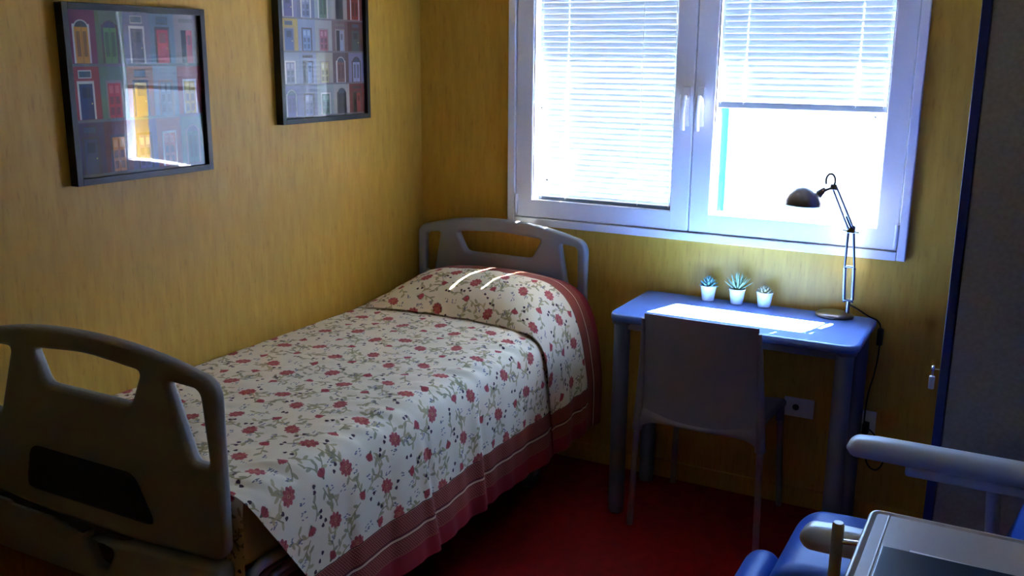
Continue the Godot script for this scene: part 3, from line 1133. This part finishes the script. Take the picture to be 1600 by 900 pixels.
# ------------------------------------------------------------------ desk, chair
func build_desk() -> void:
	var d := thing("desk", "blue topped desk with grey round legs standing under the window", "desk", Vector3(1.51, 0, 0.22))
	var tp := MB.new()
	# a board with round corners: swept outline
	var outl := round_poly([Vector2(1.076, 0.014), Vector2(1.945, 0.014), Vector2(1.945, 0.434), Vector2(1.076, 0.434)], [0.03, 0.03, 0.06, 0.06], 8)
	var prof := [[0.010, -0.030], [0.003, -0.028], [0.0, -0.022], [0.0, -0.008], [0.003, -0.002], [0.010, 0.0]]
	var cc := Vector2(1.51, 0.224)
	var rings := []
	for pr in prof:
		var ring := []
		for k in outl.size():
			var e: Vector2 = (outl[(k + 1) % outl.size()] - outl[posmod(k - 1, outl.size())]).normalized()
			var nn := Vector2(e.y, -e.x)
			var q: Vector2 = outl[k] - nn * pr[0]
			var yy: float = (pr[1] + 0.015) / 0.015
			ring.append(tp.vert(Vector3(q.x, DESK + pr[1], q.y), Vector3(nn.x * (1.0 - absf(yy) * 0.8), yy, nn.y * (1.0 - absf(yy) * 0.8))))
		rings.append(ring)
	for i in rings.size() - 1:
		for k in outl.size():
			tp.quad(rings[i][k], rings[i][(k + 1) % outl.size()], rings[i + 1][(k + 1) % outl.size()], rings[i + 1][k])
	for s in 2:
		var yy: float = [-0.030, 0.0][s]
		var up := Vector3(0, [-1.0, 1.0][s], 0)
		var c := tp.vert(Vector3(cc.x, DESK + yy, cc.y), up)
		var cr := []
		for k in outl.size():
			var q: Vector3 = tp.v[rings[0 if s == 0 else -1][k]]
			cr.append(tp.vert(q, up))
		for k in outl.size():
			tp.tri(c, cr[k], cr[(k + 1) % outl.size()])
	put("desk_top", tp, M.desk, d)
	for e in [[1.118, 0.386], [1.118, 0.062], [1.900, 0.386], [1.900, 0.062]]:
		var l := MB.new()
		l.lathe(Vector3(e[0], 0, e[1]), [[0.0, 0.0], [0.026, 0.0], [0.028, 0.004], [0.028, 0.028], [0.030, 0.032], [0.030, DESK - 0.045], [0.038, DESK - 0.040], [0.038, DESK - 0.030]], 24)
		put("leg", l, M.deskleg, d)
	for e in [[Vector3(1.14, DESK - 0.062, 0.372), Vector3(1.88, DESK - 0.030, 0.398)], [Vector3(1.14, DESK - 0.062, 0.05), Vector3(1.88, DESK - 0.030, 0.076)]]:
		var r := MB.new()
		r.rbox(e[0], e[1], 0.003)
		put("rail", r, M.deskleg, d)

func build_chair() -> void:
	var c := thing("chair", "light grey plastic chair with thin metal legs, pushed in at the blue desk", "chair", Vector3(1.44, 0, 0.25))
	var cx := 1.4395
	# seat: a shallow dished board
	var st := MB.new()
	st.rbox(Vector3(cx - 0.215, 0.425, 0.03), Vector3(cx + 0.215, 0.455, 0.46), 0.014, 3, 10, func(p: Vector3) -> Vector3:
		var u := (p.x - cx) / 0.215
		var w := (p.z - 0.245) / 0.215
		var y := p.y - 0.018 * (1.0 - u * u) * (1.0 - w * w * 0.6)
		if p.z < 0.1:
			y -= 0.03 * pow((0.1 - p.z) / 0.07, 2.0)
		return Vector3(cx + (p.x - cx) * (1.0 - 0.05 * smoothstep(-0.2, 1.0, w)), y, p.z))
	put("seat", st, M.chair, c)
	# backrest: curved shell with thickness, its lower edge bellied
	var bk := MB.new()
	var nu := 28
	var nv := 24
	var outer := []
	var inner := []
	var uv := []
	for i in nu + 1:
		var u := -1.0 + 2.0 * i / nu
		var ro := []
		var ri := []
		var ru := []
		for j in nv + 1:
			var q := float(j) / nv
			var y0 := 0.462 - 0.036 * (1.0 - u * u)
			var y1 := 0.818 + 0.004 * (1.0 - u * u)
			var y := lerpf(y0, y1, q)
			var h := (y - 0.42) / 0.40
			var hw := 0.2130 - 0.014 * h
			var z := 0.462 + 0.038 * h * h + 0.020 * (1.0 - u * u) - 0.008
			ro.append(Vector3(cx + u * hw, y, z))
			ri.append(Vector3(cx + u * hw, y, z - 0.008))
			ru.append(Vector2(u, q))
		outer.append(ro)
		inner.append(ri)
		uv.append(ru)
	bk.sheet(outer, uv)
	bk.sheet(inner, uv, true)
	# rim
	var rim := []
	for i in nu + 1:
		rim.append([outer[i][nv], inner[i][nv]])
	var ruv := []
	for i in nu + 1:
		ruv.append([Vector2.ZERO, Vector2.ZERO])
	bk.sheet(rim, ruv)
	var rim2 := []
	for i in nu + 1:
		rim2.append([inner[i][0], outer[i][0]])
	bk.sheet(rim2, ruv)
	put("backrest", bk, M.chair, c)
	# skirt below the backrest, drawn under the seat
	var sk := MB.new()
	var so := []
	var su := []
	for i in nu + 1:
		var u := -1.0 + 2.0 * i / nu
		var r := []
		var ru := []
		for j in 9:
			var q := j / 8.0
			var y0 := 0.470 - 0.036 * (1.0 - u * u)
			var y1 := 0.404 + 0.012 * (1.0 - pow(absf(u), 6.0)) - 0.022 * pow(absf(u), 10.0)
			r.append(Vector3(cx + u * 0.212, lerpf(y0, y1, q), 0.452 + 0.018 * (1.0 - u * u) + 0.012 * sin(q * PI * 0.8)))
			ru.append(Vector2(u, q))
		so.append(r)
		su.append(ru)
	sk.sheet(so, su, true)
	var si := []
	for r in so:
		var rr := []
		for p in r:
			rr.append(p + Vector3(0, 0.002, -0.008))
		si.append(rr)
	sk.sheet(si, su)
	put("skirt", sk, M.chair, c)
	# sleeves that run up both sides of the back, and the legs in them
	for s in [-1.0, 1.0]:
		var sl := MB.new()
		var path := []
		var rad := []
		for k in 15:
			var q := k / 14.0
			var y := lerpf(0.375, 0.80, q)
			var h := (y - 0.42) / 0.40
			path.append(Vector3(cx + s * (0.2235 - 0.020 * q), y, 0.464 + 0.038 * h * maxf(h, 0.0) - 0.010))
			rad.append(lerpf(0.0185, 0.0065, pow(q, 0.8)))
		sl.tube(path, rad, 14)
		put("back_sleeve", sl, M.chair, c)
		var l := MB.new()
		l.tube([Vector3(cx + s * 0.2235, 0.38, 0.455), Vector3(cx + s * 0.234, 0.0, 0.464)], 0.0115, 14)
		put("leg", l, M.alu, c)
		var fs := MB.new()
		fs.tube([Vector3(cx + s * 0.196, 0.44, 0.072), Vector3(cx + s * 0.200, 0.36, 0.066)], [0.018, 0.015], 14)
		put("front_sleeve", fs, M.chair, c)
		var fl := MB.new()
		fl.tube([Vector3(cx + s * 0.200, 0.40, 0.068), Vector3(cx + s * 0.214, 0.0, 0.038)], 0.0115, 14)
		put("leg", fl, M.alu, c)

# ------------------------------------------------------------------ lamp
func build_lamp() -> void:
	var l := thing("desk_lamp", "swing-arm desk lamp with dark metal dome shade and chrome arms on the blue desk", "lamp", Vector3(1.80, DESK, 0.068))
	var z := 0.068
	var bs := MB.new()
	bs.lathe(Vector3(1.803, DESK, z), [[0.0, 0.0005], [0.066, 0.0005], [0.0675, 0.004], [0.066, 0.010], [0.055, 0.017], [0.030, 0.021], [0.0, 0.022]], 36, Vector2(1.0, 0.78))
	put("base", bs, M.gunmetal, l)
	var ps := MB.new()
	ps.tube([Vector3(1.846, DESK + 0.014, z), Vector3(1.847, DESK + 0.062, z)], 0.0075, 14)
	put("post", ps, M.gunmetal, l)
	var lo0 := Vector3(1.846, DESK + 0.058, z)
	var lo1 := Vector3(1.841, 1.109, 0.11)
	var up1 := Vector3(1.791, 1.266, 0.22)
	var low := (lo1 - lo0).normalized()
	# lower arm: two rods side by side, with a bright spring over the foot of each
	for s in [-1.0, 1.0]:
		var side := Vector3(s, 0, 0)
		var a := MB.new()
		a.tube([lo0 + side * 0.014, lo0 + low * 0.14 + side * 0.0155, lo1 + side * 0.0085], 0.0042, 10)
		put("lower_rod", a, M.steelrod, l)
		var sp := MB.new()
		var pth := []
		var b0 := lo0 + low * 0.012 + side * 0.0145
		var b1 := lo0 + low * 0.128 + side * 0.0150
		var turns := 22
		for k in turns * 8 + 1:
			var q := float(k) / (turns * 8)
			pth.append(b0.lerp(b1, q) + Vector3(cos(q * turns * TAU), 0.0, sin(q * turns * TAU)) * 0.0056)
		sp.tube(pth, 0.0024, 6)
		put("spring", sp, M.chrome, l)
	var br := MB.new()
	br.tube([lo0 + low * 0.134 + Vector3(-0.018, 0, 0), lo0 + low * 0.134 + Vector3(0.018, 0, 0)], 0.004, 10)
	put("cross_pin", br, M.chrome, l)
	var br2 := MB.new()
	br2.tube([lo0 + low * 0.008 + Vector3(-0.018, 0, 0), lo0 + low * 0.008 + Vector3(0.018, 0, 0)], 0.005, 10)
	put("cross_pin", br2, M.chrome, l)
	var el := MB.new()
	el.rbox(lo1 + Vector3(-0.014, -0.012, -0.006), lo1 + Vector3(0.014, 0.016, 0.006), 0.003, 2)
	el.tube([lo1 + Vector3(-0.026, -0.004, 0.0), lo1 + Vector3(0.026, -0.008, 0.0)], 0.0045, 10)
	el.tube([lo1 + Vector3(0.0, 0.0, -0.012), lo1 + Vector3(0.0, 0.0, 0.014)], 0.008, 12)
	put("elbow", el, M.chrome, l)
	var dir := (up1 - lo1).normalized()
	var off := dir.cross(Vector3.BACK).normalized()
	for s in [-1.0, 1.0]:
		var a := MB.new()
		a.tube([lo1 + off * s * 0.0085, up1 + off * s * 0.0065], 0.0046, 10)
		put("upper_rod", a, M.gunmetal, l)
	var us := MB.new()
	us.tube([lo1 + dir * 0.014, lo1 + dir * 0.066], 0.0062, 12)
	put("upper_spring", us, M.chrome, l)
	# head: joint, cable loop, neck, dome
	var hd := Vector3(1.6985, 1.203, 0.25)
	var nk := MB.new()
	nk.rbox(up1 + Vector3(-0.012, -0.010, -0.007), up1 + Vector3(0.010, 0.010, 0.007), 0.003, 2)
	nk.tube([up1 + Vector3(0.0, 0.0, -0.013), up1 + Vector3(0.0, 0.0, 0.015)], 0.0065, 12)
	nk.tube([up1, up1 + Vector3(-0.020, -0.009, 0.010), up1 + Vector3(-0.036, -0.019, 0.018)], 0.0048, 10)
	nk.tube([up1 + Vector3(-0.026, -0.006, 0.012), up1 + Vector3(-0.046, -0.027, 0.022)], [0.007, 0.015], 14)
	put("neck", nk, M.gunmetal, l)
	var lp := MB.new()
	var lpth := []
	for k in 15:
		var a := -0.5 + k / 14.0 * (PI + 1.0)
		lpth.append(up1 + Vector3(-0.012 + 0.015 * cos(a), 0.020 + 0.024 * sin(a), 0.004))
	lp.tube(lpth, 0.0034, 8)
	put("cable_loop", lp, M.rubber, l)
	var sh := MB.new()
	var prof := []
	for k in 15:
		var a := k / 14.0 * PI * 0.5
		prof.append([0.0615 * sin(a) + 0.0001, 0.064 * cos(a)])
	var pin := []
	for k in 15:
		var a := (14 - k) / 14.0 * PI * 0.5
		pin.append([0.0595 * sin(a) + 0.0001, 0.062 * cos(a)])
	sh.xf = Transform3D(Basis(Vector3.BACK, deg_to_rad(-2.0)), hd)
	sh.lathe(Vector3.ZERO, prof + pin, 40)
	put("shade", sh, M.gunmetal, l)
	var bl := MB.new()
	bl.lathe(hd, [[0.0001, 0.006], [0.014, 0.012], [0.022, 0.026], [0.018, 0.044], [0.012, 0.058]], 18)
	put("bulb", bl, M.pot, l)
	# cord: from the foot of the arm over the desk end, down the wall to the socket
	var cd := MB.new()
	var cv := Curve3D.new()
	for p in [Vector3(1.852, DESK + 0.05, z), Vector3(1.88, DESK + 0.035, 0.060), Vector3(1.915, DESK + 0.012, 0.048), Vector3(1.949, DESK - 0.006, 0.036), Vector3(1.960, DESK - 0.04, 0.032), Vector3(1.960, 0.66, 0.030), Vector3(1.952, 0.58, 0.026), Vector3(1.938, 0.50, 0.026), Vector3(1.934, 0.40, 0.030), Vector3(1.945, 0.33, 0.032), Vector3(1.956, 0.24, 0.030), Vector3(1.990, 0.215, 0.026), Vector3(2.012, 0.26, 0.024), Vector3(1.985, 0.335, 0.026), Vector3(1.945, 0.375, 0.030)]:
		cv.add_point(p)
	for i in range(1, cv.point_count - 1):
		var tn := (cv.get_point_position(i + 1) - cv.get_point_position(i - 1)) / 6.0
		cv.set_point_in(i, -tn)
		cv.set_point_out(i, tn)
	var cp := []
	for k in 91:
		cp.append(cv.sample_baked(cv.get_baked_length() * k / 90.0, true))
	cd.tube(cp, 0.0026, 8)
	var cord := put("cord", cd, M.rubber, l)
	var sw := MB.new()
	sw.rbox(Vector3(1.950, 0.690, 0.022), Vector3(1.970, 0.752, 0.042), 0.005, 2)
	put("switch", sw, M.rubber, cord)
	var pg := MB.new()
	pg.rbox(Vector3(1.930, 0.350, 0.0125), Vector3(1.952, 0.392, 0.044), 0.004, 2)
	put("plug", pg, M.rubber, cord)

# ------------------------------------------------------------------ succulents
func leaf(mb: MB, at: Vector3, yaw: float, lift: float, length: float, width: float, curl: float) -> void:
	# a thick tapering leaf: diamond cross section along a bent spine
	var d := Vector3(cos(yaw), 0, sin(yaw))
	var s := Vector3(-sin(yaw), 0, cos(yaw))
	var p := at
	var a := lift
	var rings := []
	for k in 6:
		var q := k / 5.0
		var w := width * (sin(PI * clampf(0.12 + q * 0.88, 0.0, 1.0)) * 0.8 + 0.12) * (1.0 if k < 5 else 0.1)
		var up := Vector3(0, cos(a), 0) - d * sin(a)
		var ring := []
		for e in [[1.0, 0.0], [0.0, 0.45], [-1.0, 0.0], [0.0, -0.45]]:
			var o: Vector3 = s * e[0] * w + up * e[1] * w
			ring.append(mb.vert(p + o, o.normalized()))
		rings.append(ring)
		p += (d * cos(a) + Vector3.UP * sin(a)) * length / 5.0
		a += curl / 5.0
	for i in 5:
		for k in 4:
			mb.quad(rings[i][k], rings[i][(k + 1) % 4], rings[i + 1][(k + 1) % 4], rings[i + 1][k])

func build_plants() -> void:
	var spots := [Vector3(1.335, DESK, 0.062), Vector3(1.446, DESK, 0.062), Vector3(1.549, DESK, 0.062)]
	var names := ["rosette succulent with short broad grey green leaves in a small white pot", "spiky succulent with long narrow upright leaves in a small white pot", "flat pale yellow green rosette succulent in a small white pot"]
	var mats := [M.leaf1, M.leaf2, M.leaf3]
	for i in 3:
		var o := thing("potted_succulent", names[i], "plant", spots[i], "succulents in a row on the blue desk")
		var p := MB.new()
		p.lathe(spots[i], [[0.0, 0.0005], [0.021, 0.0005], [0.0225, 0.003], [0.029, 0.052], [0.0305, 0.0535], [0.0305, 0.058], [0.0285, 0.059], [0.027, 0.056], [0.0262, 0.049]], 28)
		put("pot", p, M.pot, o)
		var s := MB.new()
		s.lathe(spots[i], [[0.0265, 0.049], [0.015, 0.051], [0.0001, 0.052]], 20)
		put("soil", s, M.soil, o)
		var f := MB.new()
		var c: Vector3 = spots[i] + Vector3(0, 0.050, 0)
		var rng := RandomNumberGenerator.new()
		rng.seed = 60 + i
		if i == 0:
			for k in 30:
				leaf(f, c + Vector3(0, 0.0006 * k, 0), k * 2.4, 0.05 + k * 0.042, 0.043 - 0.0005 * k, 0.0085, 0.5)
		elif i == 1:
			for k in 26:
				leaf(f, c, k * 2.4, 0.55 + k * 0.036, 0.068 + rng.randf_range(-0.008, 0.008), 0.0050, 0.12)
		else:
			for k in 34:
				leaf(f, c + Vector3(0, 0.0004 * k, 0), k * 2.4, 0.05 + k * 0.034, 0.036 - 0.00045 * k, 0.0100, 0.7)
		put("foliage", f, mats[i], o)

# ------------------------------------------------------------------ pictures
func build_pictures() -> void:
	var w1 := [Color(0.45, 0.16, 0.30), Color(0.36, 0.42, 0.30), Color(0.46, 0.44, 0.50), Color(0.40, 0.46, 0.50), Color(0.56, 0.50, 0.48), Color(0.55, 0.12, 0.16), Color(0.36, 0.46, 0.36), Color(0.62, 0.36, 0.20), Color(0.50, 0.55, 0.58), Color(0.52, 0.14, 0.18), Color(0.28, 0.20, 0.28), Color(0.40, 0.18, 0.16), Color(0.36, 0.30, 0.42), Color(0.58, 0.28, 0.18), Color(0.36, 0.44, 0.36)]
	var d1 := [Color(0.76, 0.52, 0.14), Color(0.36, 0.54, 0.24), Color(0.34, 0.30, 0.34), Color(0.70, 0.18, 0.22), Color(0.66, 0.16, 0.20), Color(0.12, 0.18, 0.36), Color(0.72, 0.14, 0.14), Color(0.78, 0.62, 0.24), Color(0.40, 0.46, 0.48), Color(0.72, 0.60, 0.16), Color(0.26, 0.26, 0.34), Color(0.74, 0.46, 0.12), Color(0.40, 0.34, 0.50), Color(0.66, 0.34, 0.22), Color(0.14, 0.34, 0.26)]
	var w2 := [Color(0.42, 0.40, 0.54), Color(0.36, 0.36, 0.46), Color(0.54, 0.58, 0.56), Color(0.62, 0.60, 0.56), Color(0.40, 0.12, 0.10), Color(0.66, 0.56, 0.24), Color(0.50, 0.54, 0.62), Color(0.60, 0.60, 0.58), Color(0.42, 0.32, 0.32), Color(0.30, 0.16, 0.16), Color(0.52, 0.54, 0.58), Color(0.48, 0.50, 0.58), Color(0.60, 0.58, 0.50), Color(0.34, 0.26, 0.26), Color(0.48, 0.46, 0.56)]
	var d2 := [Color(0.36, 0.30, 0.48), Color(0.44, 0.46, 0.58), Color(0.34, 0.46, 0.34), Color(0.12, 0.14, 0.16), Color(0.52, 0.16, 0.12), Color(0.30, 0.36, 0.50), Color(0.44, 0.54, 0.68), Color(0.60, 0.30, 0.34), Color(0.56, 0.58, 0.64), Color(0.24, 0.30, 0.28), Color(0.46, 0.46, 0.52), Color(0.44, 0.50, 0.62), Color(0.66, 0.62, 0.42), Color(0.46, 0.28, 0.22), Color(0.60, 0.60, 0.70)]
	picture(1.2650, 1.7800, 1.3180, 1.8170, doors_print(3, 3, w1, d1), "black framed print of brightly coloured house doors above the foot of the bed")
	picture(0.4080, 0.9230, 1.4400, 1.9390, doors_print(9, 4, w2, d2), "black framed print of grey and blue house doors near the window corner")

func picture(z0: float, z1: float, y0: float, y1: float, tex: Texture2D, label: String) -> void:
	var o := thing("framed_picture", label, "picture", Vector3(0.0, y0, (z0 + z1) * 0.5))
	var d := 0.032
	var b := 0.019
	var f := MB.new()
	f.rbox(Vector3(0.001, y0, z0), Vector3(d, y1, z0 + b), 0.0015)
	f.rbox(Vector3(0.001, y0, z1 - b), Vector3(d, y1, z1), 0.0015)
	f.rbox(Vector3(0.001, y0, z0 + b), Vector3(d, y0 + b, z1 - b), 0.0015)
	f.rbox(Vector3(0.001, y1 - b, z0 + b), Vector3(d, y1, z1 - b), 0.0015)
	put("frame", f, M.black, o)
	var p := MB.new()
	var x := 0.017
	var ids := [p.vert(Vector3(x, y1 - b, z1 - b), Vector3.RIGHT, Vector2(0, 0)), p.vert(Vector3(x, y1 - b, z0 + b), Vector3.RIGHT, Vector2(1, 0)), p.vert(Vector3(x, y0 + b, z0 + b), Vector3.RIGHT, Vector2(1, 1)), p.vert(Vector3(x, y0 + b, z1 - b), Vector3.RIGHT, Vector2(0, 1))]
	p.quad(ids[0], ids[1], ids[2], ids[3])
	var m := mat(Color.WHITE, 0.5)
	m.albedo_texture = tex
	put("print", p, m, o)
	# acrylic sheet, bowed a little as thin sheets are
	var g := MB.new()
	var pts := []
	var uvs := []
	for i in 13:
		var r := []
		var ru := []
		for j in 13:
			var u := -1.0 + i / 6.0
			var w := -1.0 + j / 6.0
			r.append(Vector3(0.0215 + 0.0012 * (1.0 - u * u) * (1.0 - w * w), lerpf(y0 + b - 0.002, y1 - b + 0.002, j / 12.0), lerpf(z1 - b + 0.002, z0 + b - 0.002, i / 12.0)))
			ru.append(Vector2(i, j) / 12.0)
		pts.append(r)
		uvs.append(ru)
	g.sheet(pts, uvs)
	put("glass", g, M.glass, o)

# ------------------------------------------------------------------ sockets
func build_sockets() -> void:
	var a := thing("wall_socket", "white double wall socket plate with a dark round outlet under the desk", "socket", Vector3(1.694, 0.397, 0.0))
	var p := MB.new()
	p.rbox(Vector3(1.638, 0.360, 0.0005), Vector3(1.750, 0.434, 0.010), 0.003, 2)
	put("plate", p, M.plug, a)
	var h := MB.new()
	h.xf = Transform3D(Basis(Vector3.RIGHT, PI / 2), Vector3(1.683, 0.398, 0.0098))
	h.lathe(Vector3.ZERO, [[0.0001, 0.001], [0.012, 0.001], [0.0125, 0.0]], 18)
	put("outlet", h, M.gasket, a)
	var b := thing("wall_socket", "narrow white wall socket with the lamp cord plugged in beside the desk leg", "socket", Vector3(1.945, 0.39, 0.0))
	var q := MB.new()
	q.rbox(Vector3(1.915, 0.345, 0.0005), Vector3(1.972, 0.430, 0.011), 0.003, 2)
	put("plate", q, M.plug, b)

# ------------------------------------------------------------------ wardrobe
func build_wardrobe() -> void:
	var w := thing("wardrobe", "tall grey wardrobe with blue edged door beside the window wall", "wardrobe", Vector3(2.5, 0, 0.33))
	var b := MB.new()
	b.rbox(Vector3(2.228, 0.0, 0.03), Vector3(2.84, 2.35, 0.60), 0.002)
	put("body", b, M.wardrobe, w)
	var d := MB.new()
	d.rbox(Vector3(2.200, 0.04, 0.032), Vector3(2.226, 2.34, 0.604), 0.003, 2)
	var k := put("door", d, M.wardblue, w)
	var s := MB.new()
	s.tube([Vector3(2.20, 0.785, 0.55), Vector3(2.183, 0.785, 0.55)], 0.0022, 8)
	s.xf = Transform3D(Basis(Vector3.BACK, PI / 2), Vector3(2.178, 0.785, 0.55))
	s.lathe(Vector3.ZERO, [[0.0001, -0.004], [0.010, -0.004], [0.011, 0.0], [0.010, 0.004], [0.0001, 0.004]], 16)
	put("key", s, M.chrome, k)
	var r := MB.new()
	var pth := []
	for i in 17:
		var a := TAU * i / 16.0
		pth.append(Vector3(2.178 + 0.003 * sin(a), 0.772 + 0.012 * cos(a), 0.55 + 0.012 * sin(a)))
	r.tube(pth, 0.0012, 6, false)
	put("key_ring", r, M.chrome, k)
	var t := MB.new()
	t.rbox(Vector3(2.170, 0.722, 0.543), Vector3(2.186, 0.762, 0.556), 0.003, 2)
	put("key_tag", t, M.plug, k)

# ------------------------------------------------------------------ care armchair
func build_armchair() -> void:
	var a := thing("care_armchair", "blue vinyl care armchair with grey plastic armrests, side tray folded out", "armchair", Vector3(2.3, 0, 1.2))
	var seat := MB.new()
	seat.rbox(Vector3(1.905, 0.30, 0.965), Vector3(2.46, 0.478, 1.43), 0.085, 7, 8, func(p: Vector3) -> Vector3:
		var u := (p.x - 2.18) / 0.28
		var w := (p.z - 1.1975) / 0.2325
		return p + Vector3(0, 0.018 * (1.0 - u * u) * (1.0 - w * w) if p.y > 0.39 else 0.0, 0))
	put("seat", seat, M.vinyl, a)
	var leg := MB.new()
	leg.rbox(Vector3(1.80, 0.10, 1.08), Vector3(1.90, 0.37, 1.44), 0.048, 6, 6, func(p: Vector3) -> Vector3:
		return p + Vector3(-(0.40 - p.y) * 0.10, 0, 0))
	put("leg_rest", leg, M.vinyl, a)
	var back := MB.new()
	back.rbox(Vector3(2.40, 0.44, 0.955), Vector3(2.54, 1.16, 1.44), 0.06, 6, 8, func(p: Vector3) -> Vector3:
		return p + Vector3((p.y - 0.44) * 0.30, 0, 0))
	put("backrest", back, M.vinyl, a)
	for s in 2:
		var z0: float = [0.845, 1.445][s]
		var ar := MB.new()
		ar.rbox(Vector3(2.003, 0.602, z0), Vector3(2.52, 0.664, z0 + 0.080), 0.030, 6, 10, func(p: Vector3) -> Vector3:
			var q := clampf((2.10 - p.x) / 0.1, 0.0, 1.0)
			return Vector3(p.x, p.y - (0.010 * q * q if p.y > 0.633 else 0.0), p.z))
		var pad := put("armrest", ar, M.arm, a)
		var un := MB.new()
		un.rbox(Vector3(2.16, 0.575, z0 + 0.016), Vector3(2.52, 0.606, z0 + 0.064), 0.010, 3)
		put("armrest_support", un, M.arm, pad)
		var ps := MB.new()
		ps.tube([Vector3(2.40, 0.30, z0 + 0.037), Vector3(2.38, 0.58, z0 + 0.037)], 0.018, 14)
		put("armrest_post", ps, M.steel, a)
	for z in [0.90, 1.47]:
		var fr := MB.new()
		fr.rbox(Vector3(2.02, 0.29, z - 0.02), Vector3(2.60, 0.335, z + 0.02), 0.006, 2)
		put("frame_rail", fr, M.steel, a)
		for x in [2.08, 2.54]:
			var lg := MB.new()
			lg.tube([Vector3(x, 0.075, z), Vector3(x, 0.30, z)], 0.016, 12)
			var lo := put("leg", lg, M.steel, a)
			var cw := MB.new()
			cw.xf = Transform3D(Basis(Vector3.RIGHT, PI / 2), Vector3(x, 0.045, z))
			cw.lathe(Vector3.ZERO, [[0.01, -0.014], [0.038, -0.014], [0.045, -0.006], [0.045, 0.006], [0.038, 0.014], [0.01, 0.014]], 20)
			put("castor_wheel", cw, M.rubber, lo)
	var cross := MB.new()
	for x in [2.10, 2.50]:
		cross.rbox(Vector3(x - 0.02, 0.30, 0.90), Vector3(x + 0.02, 0.338, 1.47), 0.005)
	put("cross_rails", cross, M.steel, a)
	# tray on its post beside the near armrest
	var tp := MB.new()
	tp.tube([Vector3(2.100, 0.44, 1.606), Vector3(2.100, 0.728, 1.606), Vector3(2.100, 0.733, 1.606)], [0.0125, 0.0125, 0.010], 18)
	put("tray_post", tp, M.arm, a)
	var bk := MB.new()
	bk.tube([Vector3(2.105, 0.690, 1.606), Vector3(2.20, 0.702, 1.606)], 0.006, 12)
	put("tray_bracket", bk, M.chrome, a)
	var ph := MB.new()
	ph.rbox(Vector3(2.085, 0.47, 1.49), Vector3(2.115, 0.50, 1.62), 0.005, 2)
	ph.rbox(Vector3(2.085, 0.30, 1.47), Vector3(2.115, 0.50, 1.50), 0.005, 2)
	put("post_holder", ph, M.steel, a)
	var tr := MB.new()
	var outl := round_poly([Vector2(2.148, 1.487), Vector2(2.70, 1.487), Vector2(2.70, 1.98), Vector2(2.148, 1.98)], [0.03, 0.03, 0.03, 0.03], 6)
	var lev := [[0.006, 0.708], [0.0, 0.713], [0.0, 0.724], [0.003, 0.7275], [0.009, 0.7272], [0.016, 0.7250]]
	var cc := Vector2(2.424, 1.734)
	var prev := []
	for i in lev.size():
		var ring := []
		for k in outl.size():
			var e: Vector2 = (outl[(k + 1) % outl.size()] - outl[posmod(k - 1, outl.size())]).normalized()
			var nn := Vector2(e.y, -e.x)
			var q: Vector2 = outl[k] - nn * lev[i][0]
			var nv: Vector3 = [Vector3(nn.x, -1, nn.y), Vector3(nn.x, 0, nn.y), Vector3(nn.x, 0.3, nn.y), Vector3(nn.x * 0.4, 1, nn.y * 0.4), Vector3(-nn.x * 0.4, 1, -nn.y * 0.4), Vector3(-nn.x * 0.3, 1, -nn.y * 0.3)][i]
			ring.append(tr.vert(Vector3(q.x, lev[i][1], q.y), nv))
		if prev:
			for k in outl.size():
				tr.quad(prev[k], prev[(k + 1) % outl.size()], ring[(k + 1) % outl.size()], ring[k])
		prev = ring
		if i == 0 or i == lev.size() - 1:
			var up := Vector3.UP if i else Vector3.DOWN
			var c := tr.vert(Vector3(cc.x, lev[i][1], cc.y), up)
			for k in outl.size():
				tr.tri(c, tr.vert(tr.v[ring[k]], up), tr.vert(tr.v[ring[(k + 1) % outl.size()]], up))
	# a low rib across the board near its end
	tr.rbox(Vector3(2.186, 0.721, 1.505), Vector3(2.191, 0.7265, 1.963), 0.002, 2)
	put("tray", tr, M.tray, a)
	var pp := MB.new()
	pp.xf = Transform3D(Basis(Vector3.UP, -0.06), Vector3(2.36, 0.7262, 1.76))
	pp.rbox(Vector3(-0.12, 0.0, -0.105), Vector3(0.17, 0.0012, 0.10), 0.0004)
	tag(put("paper_sheet", pp, M.paper), "white paper sheet sticking out under the dark blue folder", "paper")
	var fo := MB.new()
	fo.rbox(Vector3(2.195, 0.7278, 1.664), Vector3(2.51, 0.7320, 1.90), 0.002, 2)
	tag(put("folder", fo, M.folder), "dark blue folder lying on the grey armchair tray", "folder")
